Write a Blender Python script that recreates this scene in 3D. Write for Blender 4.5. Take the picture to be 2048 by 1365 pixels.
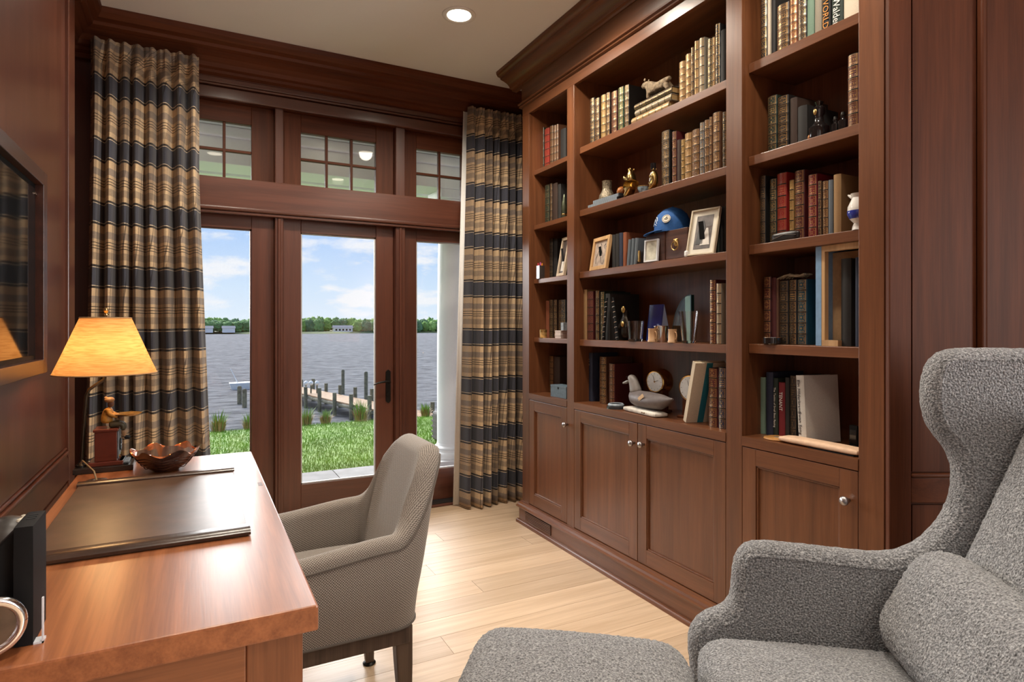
import bpy, bmesh, math, random
from mathutils import Vector, Matrix
random.seed(7)
C = bpy.context.scene.collection
for o in list(bpy.data.objects): bpy.data.objects.remove(o)

# ---------------- camera, world, sun, exposure ----------------
F, CX, CY, H, YAW = 1211.0, 1024.0, 653.0, 1.25, math.radians(27.5)   # photo taken as 2048x1365
SY, CYW = math.sin(YAW), math.cos(YAW)
cam = bpy.data.cameras.new('camera'); cam.sensor_width = 36.0; cam.lens = F/2048*36.0
cam.shift_y = (CY-682.5)/2048.0; cam.clip_start = .02; cam.clip_end = 5000
co = bpy.data.objects.new('camera', cam); C.objects.link(co)
co.location = (0, 0, H); co.rotation_euler = (math.pi/2, 0, -YAW)
sc = bpy.context.scene; sc.camera = co
sc.view_settings.view_transform = 'Standard'; sc.view_settings.look = 'None'
sc.view_settings.gamma = 1.0; sc.view_settings.use_curve_mapping = False
sc.view_settings.exposure = 0.3

def lin(h):
    c = [int(h[i:i+2], 16)/255 for i in (0, 2, 4)]
    return tuple(x/12.92 if x <= .04045 else ((x+.055)/1.055)**2.4 for x in c)

W = bpy.data.worlds.new('sky'); sc.world = W; W.use_nodes = True
nt = W.node_tree; nt.nodes.clear()
def N(t, k, **kw):
    n = t.nodes.new(k)
    for a, b in kw.items(): setattr(n, a, b)
    return n
def ramp(t, stops, interp='LINEAR'):
    r = t.nodes.new('ShaderNodeValToRGB'); e = r.color_ramp.elements; r.color_ramp.interpolation = interp
    while len(e) > 1: e.remove(e[0])
    e[0].position = stops[0][0]; e[0].color = (*stops[0][1], 1)
    for p, c in stops[1:]:
        x = e.new(p); x.color = (*c, 1)
    return r
def math_n(t, op, a=None, b=None, clamp=False):
    m = t.nodes.new('ShaderNodeMath'); m.operation = op; m.use_clamp = clamp
    for i, x in enumerate((a, b)):
        if x is None: continue
        if isinstance(x, (int, float)): m.inputs[i].default_value = x
        else: t.links.new(x, m.inputs[i])
    return m.outputs[0]
def mixc(t, fac, a, b, mode='MIX'):
    m = t.nodes.new('ShaderNodeMix'); m.data_type = 'RGBA'; m.blend_type = mode
    for s, x in ((m.inputs[0], fac), (m.inputs[6], a), (m.inputs[7], b)):
        if isinstance(x, (int, float)): s.default_value = x
        elif isinstance(x, tuple): s.default_value = (*x[:3], 1)
        else: t.links.new(x, s)
    return m.outputs[2]
tc = N(nt, 'ShaderNodeTexCoord'); sep = N(nt, 'ShaderNodeSeparateXYZ'); nt.links.new(tc.outputs['Generated'], sep.inputs[0])
skyr = ramp(nt, [(0, (.80, .90, 1.0)), (.06, (.66, .82, 1.0)), (.16, (.42, .63, .98)), (.5, (.26, .45, .85)), (1, (.18, .36, .78))])
nt.links.new(sep.outputs[2], skyr.inputs[0])
mp = N(nt, 'ShaderNodeMapping'); mp.inputs['Scale'].default_value = (1, 1, 3.2); nt.links.new(tc.outputs['Generated'], mp.inputs[0])
mp.inputs['Location'].default_value = (.37, .2, .06)
nz = N(nt, 'ShaderNodeTexNoise'); nz.inputs['Scale'].default_value = 7.5; nz.inputs['Detail'].default_value = 8; nz.inputs['Roughness'].default_value = .58
nt.links.new(mp.outputs[0], nz.inputs[0])
cr = ramp(nt, [(.5, (0, 0, 0)), (.6, (1, 1, 1))]); nt.links.new(nz.outputs[0], cr.inputs[0])
col = mixc(nt, math_n(nt, 'MULTIPLY', cr.outputs[0], .85), skyr.outputs[0], (.95, .96, .98))
bg = N(nt, 'ShaderNodeBackground'); bg.inputs[1].default_value = .86; nt.links.new(col, bg.inputs[0])
ow = N(nt, 'ShaderNodeOutputWorld'); nt.links.new(bg.outputs[0], ow.inputs[0])

sl = bpy.data.lights.new('sun', 'SUN'); sl.energy = 8.5; sl.angle = math.radians(58); sl.color = (1, .985, .96)   # hazy sun behind thin cloud over the lake
so = bpy.data.objects.new('sun', sl); C.objects.link(so)
so.rotation_euler = Vector((.14, -.86, -.43)).to_track_quat('-Z', 'Y').to_euler()

# ---------------- pixel helpers: a pixel is only a direction, the plane gives the distance ----------------
def ray(px, py):
    u, v = (px-CX)/F, (CY-py)/F
    return Vector((SY+u*CYW, CYW-u*SY, v))
def ax(px, py, X): d = ray(px, py); t = X/d.x; return Vector((X, d.y*t, H+d.z*t))
def ay(px, py, Y): d = ray(px, py); t = Y/d.y; return Vector((d.x*t, Y, H+d.z*t))
def az(px, py, Z): d = ray(px, py); t = (Z-H)/d.z; return Vector((d.x*t, d.y*t, Z))
def ad(px, py, D): d = ray(px, py); return Vector((d.x*D, d.y*D, H+d.z*D))
def apl(px, py, P, n): d = ray(px, py); o = Vector((0, 0, H)); t = (Vector(P)-o).dot(n)/d.dot(n); return o+d*t

# ---------------- materials ----------------
def new_mat(name):
    m = bpy.data.materials.new(name); m.use_nodes = True
    t = m.node_tree; p = t.nodes['Principled BSDF']; return m, t, p
def setp(p, **k):
    for a, b in k.items():
        s = p.inputs[a.replace('_', ' ')]
        s.default_value = (*b[:3], 1) if isinstance(b, tuple) else b
MATS = {}
def mat(name, c, r=.5, metal=0., noise=0., nscale=40, bump=0., coat=0., **k):
    if name in MATS: return MATS[name]
    m, t, p = new_mat(name); c = lin(c) if isinstance(c, str) else c
    setp(p, Base_Color=c, Roughness=r, Metallic=metal, Coat_Weight=coat, **k)
    if noise or bump:
        tc = N(t, 'ShaderNodeTexCoord'); n = N(t, 'ShaderNodeTexNoise'); n.inputs['Scale'].default_value = nscale; n.inputs['Detail'].default_value = 5
        t.links.new(tc.outputs['Object'], n.inputs[0])
        if noise:
            rr = ramp(t, [(.3, tuple(x*(1-noise) for x in c)), (.7, tuple(min(1, x*(1+noise)) for x in c))])
            t.links.new(n.outputs[0], rr.inputs[0]); t.links.new(rr.outputs[0], p.inputs['Base Color'])
        if bump:
            b = N(t, 'ShaderNodeBump'); b.inputs['Strength'].default_value = bump; b.inputs['Distance'].default_value = .01
            t.links.new(n.outputs[0], b.inputs['Height']); t.links.new(b.outputs[0], p.inputs['Normal'])
    MATS[name] = m; return m
def wood(name, axis, c1, c2, r=.35, coat=.25, scale=1., rnd=.12, spec=.5):
    """grain stretched along one axis, in object space (metres)"""
    m, t, p = new_mat(name); tc = N(t, 'ShaderNodeTexCoord'); mp = N(t, 'ShaderNodeMapping')
    oi = N(t, 'ShaderNodeObjectInfo')
    va = N(t, 'ShaderNodeVectorMath', operation='ADD'); t.links.new(tc.outputs['Object'], va.inputs[0])
    vs = N(t, 'ShaderNodeVectorMath', operation='SCALE'); vs.inputs[0].default_value = (3.1, 5.7, 4.3); t.links.new(oi.outputs['Random'], vs.inputs['Scale'])
    t.links.new(vs.outputs[0], va.inputs[1]); t.links.new(va.outputs[0], mp.inputs[0])
    s = [28*scale]*3; s['xyz'.index(axis)] = 1.3*scale; mp.inputs['Scale'].default_value = s
    n = N(t, 'ShaderNodeTexNoise'); n.inputs['Scale'].default_value = 1.; n.inputs['Detail'].default_value = 4; n.inputs['Distortion'].default_value = .6
    t.links.new(mp.outputs[0], n.inputs[0])
    mp2 = N(t, 'ShaderNodeMapping'); s2 = [260*scale]*3; s2['xyz'.index(axis)] = 9*scale; mp2.inputs['Scale'].default_value = s2
    t.links.new(va.outputs[0], mp2.inputs[0])
    n2 = N(t, 'ShaderNodeTexNoise'); n2.inputs['Scale'].default_value = 1.; n2.inputs['Detail'].default_value = 2; t.links.new(mp2.outputs[0], n2.inputs[0])
    f = math_n(t, 'ADD', math_n(t, 'MULTIPLY', n.outputs[0], .72), math_n(t, 'MULTIPLY', n2.outputs[0], .28))
    rr = ramp(t, [(.36, c1), (.64, c2)]); t.links.new(f, rr.inputs[0])
    hv = N(t, 'ShaderNodeHueSaturation'); t.links.new(rr.outputs[0], hv.inputs['Color'])
    t.links.new(math_n(t, 'ADD', math_n(t, 'MULTIPLY', oi.outputs['Random'], 2*rnd), 1-rnd), hv.inputs['Value'])
    t.links.new(hv.outputs[0], p.inputs['Base Color'])
    setp(p, Roughness=r, Coat_Weight=coat, Coat_Roughness=.3, Specular_IOR_Level=spec)
    b = N(t, 'ShaderNodeBump'); b.inputs['Strength'].default_value = .06; b.inputs['Distance'].default_value = .002
    t.links.new(n2.outputs[0], b.inputs['Height']); t.links.new(b.outputs[0], p.inputs['Normal'])
    MATS[name] = m; return m
MA, MB_ = (.108, .037, .014), (.180, .065, .025)
WZ = wood('mahogany_upright', 'z', MA, MB_); WY = wood('mahogany_along_y', 'y', MA, MB_); WX = wood('mahogany_along_x', 'x', MA, MB_)
DA, DB = (.068, .019, .007), (.11, .032, .012)  # same mahogany darkened: the angled wall's dim light is put into its colour
DZ = wood('shaded_mahogany_upright', 'z', DA, DB, r=.5, coat=0., spec=.2); DX = wood('shaded_mahogany_along_x', 'x', DA, DB, r=.5, coat=0., spec=.2); DY = wood('shaded_mahogany_along_y', 'y', DA, DB, r=.5, coat=0., spec=.2)
RZ = wood('red_mahogany_upright', 'z', (.072, .021, .011), (.115, .036, .019), r=.28, coat=.5); RX = wood('red_mahogany_along_x', 'x', (.072, .021, .011), (.115, .036, .019), r=.28, coat=.5)
OAK = wood('pale_oak', 'x', (.55, .385, .245), (.71, .53, .37), r=.38, coat=.1, rnd=.10)
DESKW = wood('desk_cherry', 'y', (.20, .062, .022), (.36, .125, .046), r=.32, coat=.32, rnd=.02); DESKZ = wood('desk_cherry_upright', 'x', (.17, .058, .022), (.29, .105, .04), r=.32, coat=.3, rnd=.02)
WALN = wood('grey_walnut', 'z', (.06, .038, .028), (.13, .085, .06), r=.45, coat=.05)
LIGHTW = wood('light_ash', 'z', (.45, .27, .12), (.6, .38, .19), r=.5, coat=0.)
PLASTER = mat('ceiling_paint', (.80, .80, .79), .9, noise=.02, nscale=300, bump=.05)
WHITE = mat('white_paint', (.8, .8, .79), .45, noise=.02, nscale=60)
BLACK = mat('black_plastic', (.006, .006, .0065), .65, noise=.1, nscale=90, Specular_IOR_Level=.2)
IRON = mat('bronze_black', (.02, .018, .016), .38, metal=.7, noise=.2, nscale=80)
BRASS = mat('polished_brass', (.75, .52, .22), .18, metal=1., noise=.06, nscale=50)
GOLD = mat('antique_gold', (.55, .36, .13), .32, metal=.9, noise=.25, nscale=60)
CHROME = mat('chrome', (.8, .8, .82), .12, metal=1., noise=.03, nscale=50)
PEWTER = mat('pewter', (.42, .40, .40), .33, metal=1., noise=.06, nscale=80)
PAPER = mat('page_edges', (.62, .52, .36), .85, noise=.15, nscale=400)
def glass_pane(name, tint=(1, 1, 1)):
    m, t, p = new_mat(name); t.nodes.remove(p)
    a = N(t, 'ShaderNodeBsdfTransparent'); a.inputs[0].default_value = (*tint, 1); g = N(t, 'ShaderNodeBsdfGlossy'); g.inputs['Roughness'].default_value = .02
    lw = N(t, 'ShaderNodeLayerWeight'); lw.inputs[0].default_value = .5
    fr = math_n(t, 'ADD', math_n(t, 'MULTIPLY', math_n(t, 'POWER', lw.outputs['Facing'], 5.), .9), .04)   # thin glass sheen
    tc = N(t, 'ShaderNodeTexCoord'); n = N(t, 'ShaderNodeTexNoise'); n.inputs['Scale'].default_value = 3; t.links.new(tc.outputs['Object'], n.inputs[0])
    b = N(t, 'ShaderNodeBump'); b.inputs['Strength'].default_value = .02; t.links.new(n.outputs[0], b.inputs['Height']); t.links.new(b.outputs[0], g.inputs['Normal'])
    mx = N(t, 'ShaderNodeMixShader'); t.links.new(fr, mx.inputs[0]); t.links.new(a.outputs[0], mx.inputs[1]); t.links.new(g.outputs[0], mx.inputs[2])
    t.links.new(mx.outputs[0], t.nodes['Material Output'].inputs[0]); return m
PANE = glass_pane('window_glass')
GLASS = mat('drinking_glass', (1, 1, 1), .02, noise=0, Transmission_Weight=1., IOR=1.45)
def emis(name, c, s):
    m, t, p = new_mat(name); setp(p, Base_Color=c, Emission_Color=c, Emission_Strength=s); return m

# ---------------- mesh helpers ----------------
def rot2(x, y, a): return x*math.cos(a)-y*math.sin(a), x*math.sin(a)+y*math.cos(a)
class MB:
    def __init__(s): s.v = []; s.f = []; s.uv = None
    def add(s, vs, fs):
        n = len(s.v); s.v += [tuple(v) for v in vs]; s.f += [tuple(i+n for i in f) for f in fs]; return s
    def box(s, x0, x1, y0, y1, z0, z1):
        x0, x1 = sorted((x0, x1)); y0, y1 = sorted((y0, y1)); z0, z1 = sorted((z0, z1))
        return s.add([(x0,y0,z0),(x1,y0,z0),(x1,y1,z0),(x0,y1,z0),(x0,y0,z1),(x1,y0,z1),(x1,y1,z1),(x0,y1,z1)],
                     [(0,3,2,1),(4,5,6,7),(0,1,5,4),(1,2,6,5),(2,3,7,6),(3,0,4,7)])
    def prism(s, pts, lo, hi, axis='y'):
        n = len(pts)
        def P(p, h): return {'x': (h, p[0], p[1]), 'y': (p[0], h, p[1]), 'z': (p[0], p[1], h)}[axis]
        vs = [P(p, lo) for p in pts]+[P(p, hi) for p in pts]
        fs = [tuple(range(n)), tuple(range(2*n-1, n-1, -1))]+[(i, i+n, (i+1) % n+n, (i+1) % n) for i in range(n)]
        return s.add(vs, fs)
    def lathe(s, prof, seg=24, c=(0, 0, 0), wob=None):
        n = len(prof); vs = []; fs = []
        for i in range(seg):
            a = 2*math.pi*i/seg
            for j, (r, z) in enumerate(prof):
                dr, dz = wob(a, j/(n-1)) if wob else (0, 0)
                vs.append((c[0]+(r+dr)*math.cos(a), c[1]+(r+dr)*math.sin(a), c[2]+z+dz))
        for i in range(seg):
            k = (i+1) % seg
            for j in range(n-1): fs.append((i*n+j, k*n+j, k*n+j+1, i*n+j+1))
        if prof[0][0] > 1e-5: fs.append(tuple(i*n for i in range(seg))[::-1])
        if prof[-1][0] > 1e-5: fs.append(tuple(i*n+n-1 for i in range(seg)))
        return s.add(vs, fs)
    def tube(s, pts, r, seg=8):
        pts = [Vector(p) for p in pts]; n = len(pts); rs = r if isinstance(r, (list, tuple)) else [r]*n
        vs = []; fs = []; ref = None
        for i, p in enumerate(pts):
            d = (pts[min(i+1, n-1)]-pts[max(i-1, 0)]).normalized()
            if ref is None: ref = Vector((0, 0, 1)) if abs(d.z) < .9 else Vector((1, 0, 0))
            a = (ref-d*ref.dot(d)).normalized(); b = d.cross(a); ref = a
            for k in range(seg):
                t = 2*math.pi*k/seg; vs.append(p+(a*math.cos(t)+b*math.sin(t))*rs[i])
        for i in range(n-1):
            for k in range(seg):
                l = (k+1) % seg; fs.append((i*seg+k, i*seg+l, (i+1)*seg+l, (i+1)*seg+k))
        fs.append(tuple(range(seg))[::-1]); fs.append(tuple((n-1)*seg+k for k in range(seg)))
        return s.add(vs, fs)
    def disc(s, c, n, r, th, seg=28):
        n = Vector(n).normalized(); return s.tube([Vector(c), Vector(c)+n*th], r, seg)
    def rcub(s, c, size, r, n=8, bulge=0., taper=0.):
        """rounded cuboid, softly domed on top"""
        hx, hy, hz = [x/2 for x in size]; seen = {}; vs = []; fs = []
        def vid(p):
            k = tuple(round(x, 5) for x in p)
            if k not in seen:
                q = [max(-h+r, min(h-r, x*h)) for x, h in zip(p, (hx, hy, hz))]
                d = Vector([x*h-y for x, h, y in zip(p, (hx, hy, hz), q)])
                d = d.normalized()*r if d.length > 1e-9 else d
                w = [q[i]+d[i] for i in range(3)]
                if bulge and w[2] > 0: w[2] += bulge*(1-(w[0]/hx)**2)*(1-(w[1]/hy)**2)
                if taper: f = 1-taper*(w[2]/hz); w[0] *= f; w[1] *= f
                seen[k] = len(vs); vs.append((c[0]+w[0], c[1]+w[1], c[2]+w[2]))
            return seen[k]
        g = [math.tan(math.pi/4*(-1+2*i/n)) for i in range(n+1)]
        # denser near the rims
        def warp(x, h):
            return x
        for axn in range(3):
            for sg in (-1, 1):
                for i in range(n):
                    for j in range(n):
                        q = []
                        for a, b in ((i, j), (i+1, j), (i+1, j+1), (i, j+1)):
                            p = [0, 0, 0]; p[axn] = sg; p[(axn+1) % 3] = g[a]; p[(axn+2) % 3] = g[b]; q.append(vid(p))
                        fs.append(tuple(q if sg > 0 else q[::-1]))
        return s.add(vs, fs)
    def ell(s, c, r, seg=16, M=None):
        vs = []; fs = []; rings = seg//2
        for i in range(rings+1):
            t = math.pi*i/rings
            for k in range(seg):
                a = 2*math.pi*k/seg
                p = Vector((r[0]*math.sin(t)*math.cos(a), r[1]*math.sin(t)*math.sin(a), r[2]*math.cos(t)))
                if M: p = M @ p
                vs.append(Vector(c)+p)
        for i in range(rings):
            for k in range(seg):
                l = (k+1) % seg; fs.append((i*seg+k, (i+1)*seg+k, (i+1)*seg+l, i*seg+l))
        return s.add(vs, fs)
    def xf(s, M): s.v = [tuple(M @ Vector(v)) for v in s.v]; return s
    def mesh(s, name):
        me = bpy.data.meshes.new(name); me.from_pydata(s.v, [], s.f); me.validate(); me.update()
        bm = bmesh.new(); bm.from_mesh(me); bmesh.ops.recalc_face_normals(bm, faces=bm.faces); bm.to_mesh(me); bm.free()
        return me
    def build(s, name, m, parent=None, smooth=False, bevel=0., loc=None, seg=2):
        me = s.mesh(name); me.materials.append(m)
        return link(name, me, parent, smooth, bevel, loc, seg)
def link(name, me, parent=None, smooth=False, bevel=0., loc=None, seg=2):
    o = bpy.data.objects.new(name, me); C.objects.link(o)
    if smooth:
        me.polygons.foreach_set('use_smooth', [True]*len(me.polygons))
        try: me.set_sharp_from_angle(angle=math.radians(42))
        except Exception: pass
    if bevel:
        b = o.modifiers.new('bevel', 'BEVEL'); b.width = bevel; b.segments = seg; b.limit_method = 'ANGLE'; b.angle_limit = math.radians(40)
    if parent: o.parent = parent
    if loc is not None: o.location = loc
    return o
def tag(o, label, cat, group=None):
    o['label'] = label; o['category'] = cat
    if group: o['group'] = group
    return o
def thing(name, label, cat, loc=(0, 0, 0), rz=0., group=None, rx=0., ry=0.):
    o = bpy.data.objects.new(name, None); o.empty_display_size = .05; C.objects.link(o); o.location = loc; o.rotation_euler = (rx, ry, rz)
    return tag(o, label, cat, group)
def struct(o, label=None, cat=None):
    o['kind'] = 'structure'
    if label: o['label'] = label
    if cat: o['category'] = cat
    return o
def B(x0, x1, y0, y1, z0, z1): return MB().box(x0, x1, y0, y1, z0, z1)
def skin(name, pts, edges, rad, m, parent=None, sub=2, M=None):
    me = bpy.data.meshes.new(name); me.from_pydata([tuple(p) for p in pts], edges, []); o = bpy.data.objects.new(name, me); C.objects.link(o)
    k = o.modifiers.new('s', 'SKIN'); s = o.modifiers.new('d', 'SUBSURF'); s.levels = s.render_levels = sub
    lay = me.skin_vertices[0].data if me.skin_vertices else None
    if lay is None: bpy.context.view_layer.update(); lay = me.skin_vertices[0].data
    for i, r in enumerate(rad): lay[i].radius = (r, r) if isinstance(r, (int, float)) else r
    lay[0].use_root = True
    bpy.context.view_layer.update(); dg = bpy.context.evaluated_depsgraph_get(); out = bpy.data.meshes.new_from_object(o.evaluated_get(dg))
    bpy.data.objects.remove(o); bpy.data.meshes.remove(me); out.name = name
    out.materials.clear(); out.materials.append(m)
    return link(name, out, parent, True)
def text(body, size, M, m, parent, name='lettering', extrude=.0004, align='CENTER', stretch=1.):
    cu = bpy.data.curves.new('t', 'FONT'); cu.body = body; cu.size = size; cu.extrude = extrude; cu.align_x = align; cu.align_y = 'CENTER'; cu.resolution_u = 2
    o = bpy.data.objects.new('t', cu); C.objects.link(o); bpy.context.view_layer.update()
    me = bpy.data.meshes.new_from_object(o.evaluated_get(bpy.context.evaluated_depsgraph_get())); bpy.data.objects.remove(o); bpy.data.curves.remove(cu)
    me.transform(M @ Matrix.Diagonal((stretch, 1, 1, 1))); me.materials.clear(); me.materials.append(m)
    return link(name, me, parent)

# ---------------- floor, ceiling, walls ----------------
YW, XL, XR = 4.0, -.48, 2.20
ZC = 2.9
floor = struct(B(-.75, 3.0, -2.2, 4.16, -.12, -.018).build('floor', mat('subfloor', (.05, .03, .02), .9, noise=.1)))
y = -2.2; row = 0
while y < 4.0:
    y1 = min(y+.145, 4.03); x = -.75 - random.uniform(.2, 1.3)
    while x < 3.0:
        L = random.uniform(1.3, 2.3); a, b = max(x, -.75)+.0008, min(x+L, 3.0)-.0008
        if b > a+.02:
            w, d = b-a, y1-y-.0016
            B(0, w, 0, d, 0, .0185).build('plank', OAK, floor, loc=(a, y+.0008, -.0185))
        x += L
    y = y1; row += 1
struct(B(-.9, 3.1, -2.35, 4.2, ZC, ZC+.12).build('ceiling', PLASTER))
# left wall: projecting panelled wall up to y 3.28, recess beyond it
pe = 3.28
wl = struct(B(XL-.28, XL-.02, -2.2, pe, 0, ZC).build('wall_left', WZ))
panelw = 3.28-.11
B(XL-.025, XL, pe-.13, pe, 0, ZC).build('stile', RZ, wl, bevel=.004)
for k, (a, b) in enumerate(((0, .014), (.018, .03), (.034, .042))):
    B(XL-.02, XL+.006-.004*k, pe-.13-.05+a, pe-.13-.05+b, .70, ZC).build('bead', RZ, wl, bevel=.003)
B(XL-.025, XL-.008, 1.55, pe-.175, .745, ZC).build('panel', RZ, wl)
B(XL-.025, XL-.008, -.5, 1.5, .745, ZC).build('panel', RZ, wl)
B(XL-.025, XL, -2.2, pe-.13, .60, .715).build('rail', RX, wl, bevel=.004)
B(XL-.02, XL+.006, -2.2, pe-.14, .715, .728).build('bead', RX, wl, bevel=.004)
B(XL-.02, XL, -2.2, pe-.14, .734, .742).build('bead', RX, wl, bevel=.003)
B(XL-.025, XL-.006, -2.2, pe-.13, .16, .585).build('panel', RZ, wl)
B(XL-.025, XL+.01, -2.2, pe, 0, .15).build('base_rail', RX, wl, bevel=.004)
wr = struct(B(-.75, -.62, pe, YW+.2, 0, ZC).build('wall_left_recess', DZ))
B(-.625, -.612, pe+.06, pe+.5, .3, 2.55).build('panel', DZ, wr, bevel=.006)
# front (window) wall: solid pieces around the door opening
GY = YW+.04
dxp = lambda px: ay(px, 653, GY).x
m0, m1 = dxp(565), dxp(787); wd = m1-m0
leafs = [(dxp(548)-wd, dxp(548)), (m0, m1), (dxp(806), dxp(806)+wd)]
oL, oR = leafs[0][0]-.04, leafs[2][1]+.04
HEADZ, BEAM0, BEAM1 = 2.60, 1.95, 2.135
wf = struct(B(-.75, oL, YW, YW+.16, 0, ZC).build('wall_front', RZ))
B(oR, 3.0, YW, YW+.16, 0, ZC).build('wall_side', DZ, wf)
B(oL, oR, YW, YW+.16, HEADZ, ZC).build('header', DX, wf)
B(oL-.11, oR+.11, YW-.035, YW, HEADZ-.005, 2.665).build('head_casing', RX, wf, bevel=.006)
B(oL-.12, oR+.12, YW-.05, YW, 2.668, 2.682).build('bead', RX, wf, bevel=.005)
B(oL-.12, oR+.12, YW-.042, YW, 2.685, 2.72).build('head_casing', RX, wf, bevel=.006)
B(oL-.11, oL, YW-.035, YW, 0, HEADZ).build('side_casing', RZ, wf, bevel=.006)
B(oR, oR+.11, YW-.035, YW, 0, HEADZ).build('side_casing', RZ, wf, bevel=.006)
def crown(name, prof, mk, parent, axis, lo, hi, flip=None):
    return MB().prism([(p[0], p[1]) for p in prof], lo, hi, axis).build(name, mk, parent, bevel=.002)
cp = [(0, 2.70), (.03, 2.70), (.035, 2.725), (.06, 2.735), (.062, 2.75), (.085, 2.757), (.095, 2.778), (.125, 2.80), (.165, 2.818), (.20, 2.826), (.205, 2.842), (.24, 2.85), (.262, 2.872), (.268, ZC-.001), (0, ZC-.001)]
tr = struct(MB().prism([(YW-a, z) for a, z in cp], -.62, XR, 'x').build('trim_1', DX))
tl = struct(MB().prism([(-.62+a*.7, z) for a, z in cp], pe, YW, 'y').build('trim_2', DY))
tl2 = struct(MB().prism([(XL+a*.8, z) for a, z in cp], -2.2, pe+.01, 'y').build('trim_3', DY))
B(oL, leafs[0][0], YW, YW+.12, 0, HEADZ).build('jamb', RZ, wf); B(leafs[2][1], oR, YW, YW+.12, 0, HEADZ).build('jamb', RZ, wf)
# mullions, beam, sill
mul = []
for k, (a, b) in enumerate(((leafs[0][1], leafs[1][0]), (leafs[1][1], leafs[2][0]))):
    B(a, b, YW-.012, YW+.12, 0, HEADZ).build('mullion', RZ, wf, bevel=.005)
    c = (a+b)/2; B(c-.010, c+.010, YW-.022, YW, 0, BEAM0-.03).build('mullion_bead', RZ, wf, bevel=.006)
B(oL, oR, YW-.03, YW+.12, BEAM0-.012, BEAM1).build('transom_beam', RX, wf, bevel=.004)
B(oL, oR, YW-.042, YW, BEAM0-.012, BEAM0+.012).build('beam_moulding', RX, wf, bevel=.008)
B(oL, oR, YW-.03, YW+.0, BEAM0-.03, BEAM0-.012).build('beam_moulding', RX, wf, bevel=.004)
B(oL, oR, YW-.03, YW+.16, 0, .022).build('threshold', mat('threshold_bronze', (.03, .025, .022), .4, metal=.4, noise=.2), wf, bevel=.004)
B(oL, oR, YW-.06, YW-.03, 0, .016).build('threshold_saddle', RX, wf, bevel=.006)
gz0, gz1 = .24, 1.846
tz0, tz1 = 2.15, 2.486
for k, (a, b) in enumerate(leafs):
    if k == 1: ga, gb = dxp(602), dxp(752)
    elif k == 0: gb = dxp(503); ga = a+(b-gb)
    else: ga = dxp(833); gb = b-(ga-a)
    yy0, yy1 = GY, GY+.045
    D = struct(B(a, ga, yy0, yy1, .024, BEAM0-.014).build('door_%d' % (k+1), RZ, bevel=.003), ['wooden framed glass door at the left behind the plaid curtain', 'wooden framed glass door in the middle with black handle', 'wooden framed glass panel at the right behind desk chair'][k])
    B(gb, b, yy0, yy1, .024, BEAM0-.014).build('stile', RZ, D, bevel=.003)
    B(ga, gb, yy0, yy1, .024, gz0).build('bottom_rail', RX, D, bevel=.003)
    B(ga, gb, yy0, yy1, gz1, BEAM0-.014).build('top_rail', RX, D, bevel=.003)
    B(ga, gb, yy0+.02, yy0+.026, gz0, gz1).build('pane', PANE, D)
    gs = mat('glazing_stop', (.45, .43, .42), .5, noise=.05)
    fr = MB()
    for q in ((ga, ga+.008, gz0, gz1), (gb-.008, gb, gz0, gz1), (ga, gb, gz0, gz0+.008), (ga, gb, gz1-.008, gz1)): fr.box(q[0], q[1], yy0+.012, yy0+.03, q[2], q[3])
    fr.build('glazing_stop', gs if k != 0 else RZ, D)
    if k == 1:
        hx = ay(776, 773, GY).x; hz = ay(776, 773, GY).z
        hp = MB().prism([(hx-.017, hz-.10), (hx, hz-.115), (hx+.017, hz-.10), (hx+.017, hz+.10), (hx, hz+.115), (hx-.017, hz+.10)], GY-.008, GY).build('handle_plate', IRON, D, bevel=.002)
        MB().tube([(hx, GY-.004, hz+.03), (hx, GY-.045, hz+.03), (hx-.03, GY-.05, hz+.037), (hx-.08, GY-.05, hz+.03), (hx-.11, GY-.05, hz+.018)], [.009, .008, .008, .006, .004]).build('lever', IRON, D, True)
        MB().disc((hx, GY-.016, hz-.05), (0, 1, 0), .012, .012, 14).build('key_cylinder', IRON, D)
    # transom window above
    T = struct(B(a, ga, yy0, yy1, BEAM1, HEADZ).build('window_%d' % (k+1), DZ, bevel=.003), ['six pane transom window above the left door', 'six pane transom window above the middle door', 'six pane transom window above the right glass panel'][k])
    B(gb, b, yy0, yy1, BEAM1, HEADZ).build('stile', DZ, T, bevel=.003)
    B(ga, gb, yy0, yy1, BEAM1, tz0).build('bottom_rail', DX, T, bevel=.003)
    B(ga, gb, yy0, yy1, tz1, HEADZ).build('top_rail', DX, T, bevel=.003)
    pw = (gb-ga)/3; ph = (tz1-tz0)/2
    pm = B(-pw/2+.003, pw/2-.003, 0, .005, -ph/2+.003, ph/2-.003).mesh('pane'); pm.materials.append(PANE)
    for i in range(3):
        for j in range(2): link('pane', pm, T, loc=(ga+pw*(i+.5), yy0+.022, tz0+ph*(j+.5)))
    for i in (1, 2): B(ga+pw*i-.008, ga+pw*i+.008, yy0+.008, yy0+.04, tz0, tz1).build('muntin', DZ, T, bevel=.003)
    B(ga, gb, yy0+.009, yy0+.039, tz0+ph-.008, tz0+ph+.008).build('muntin', DX, T, bevel=.003)
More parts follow.
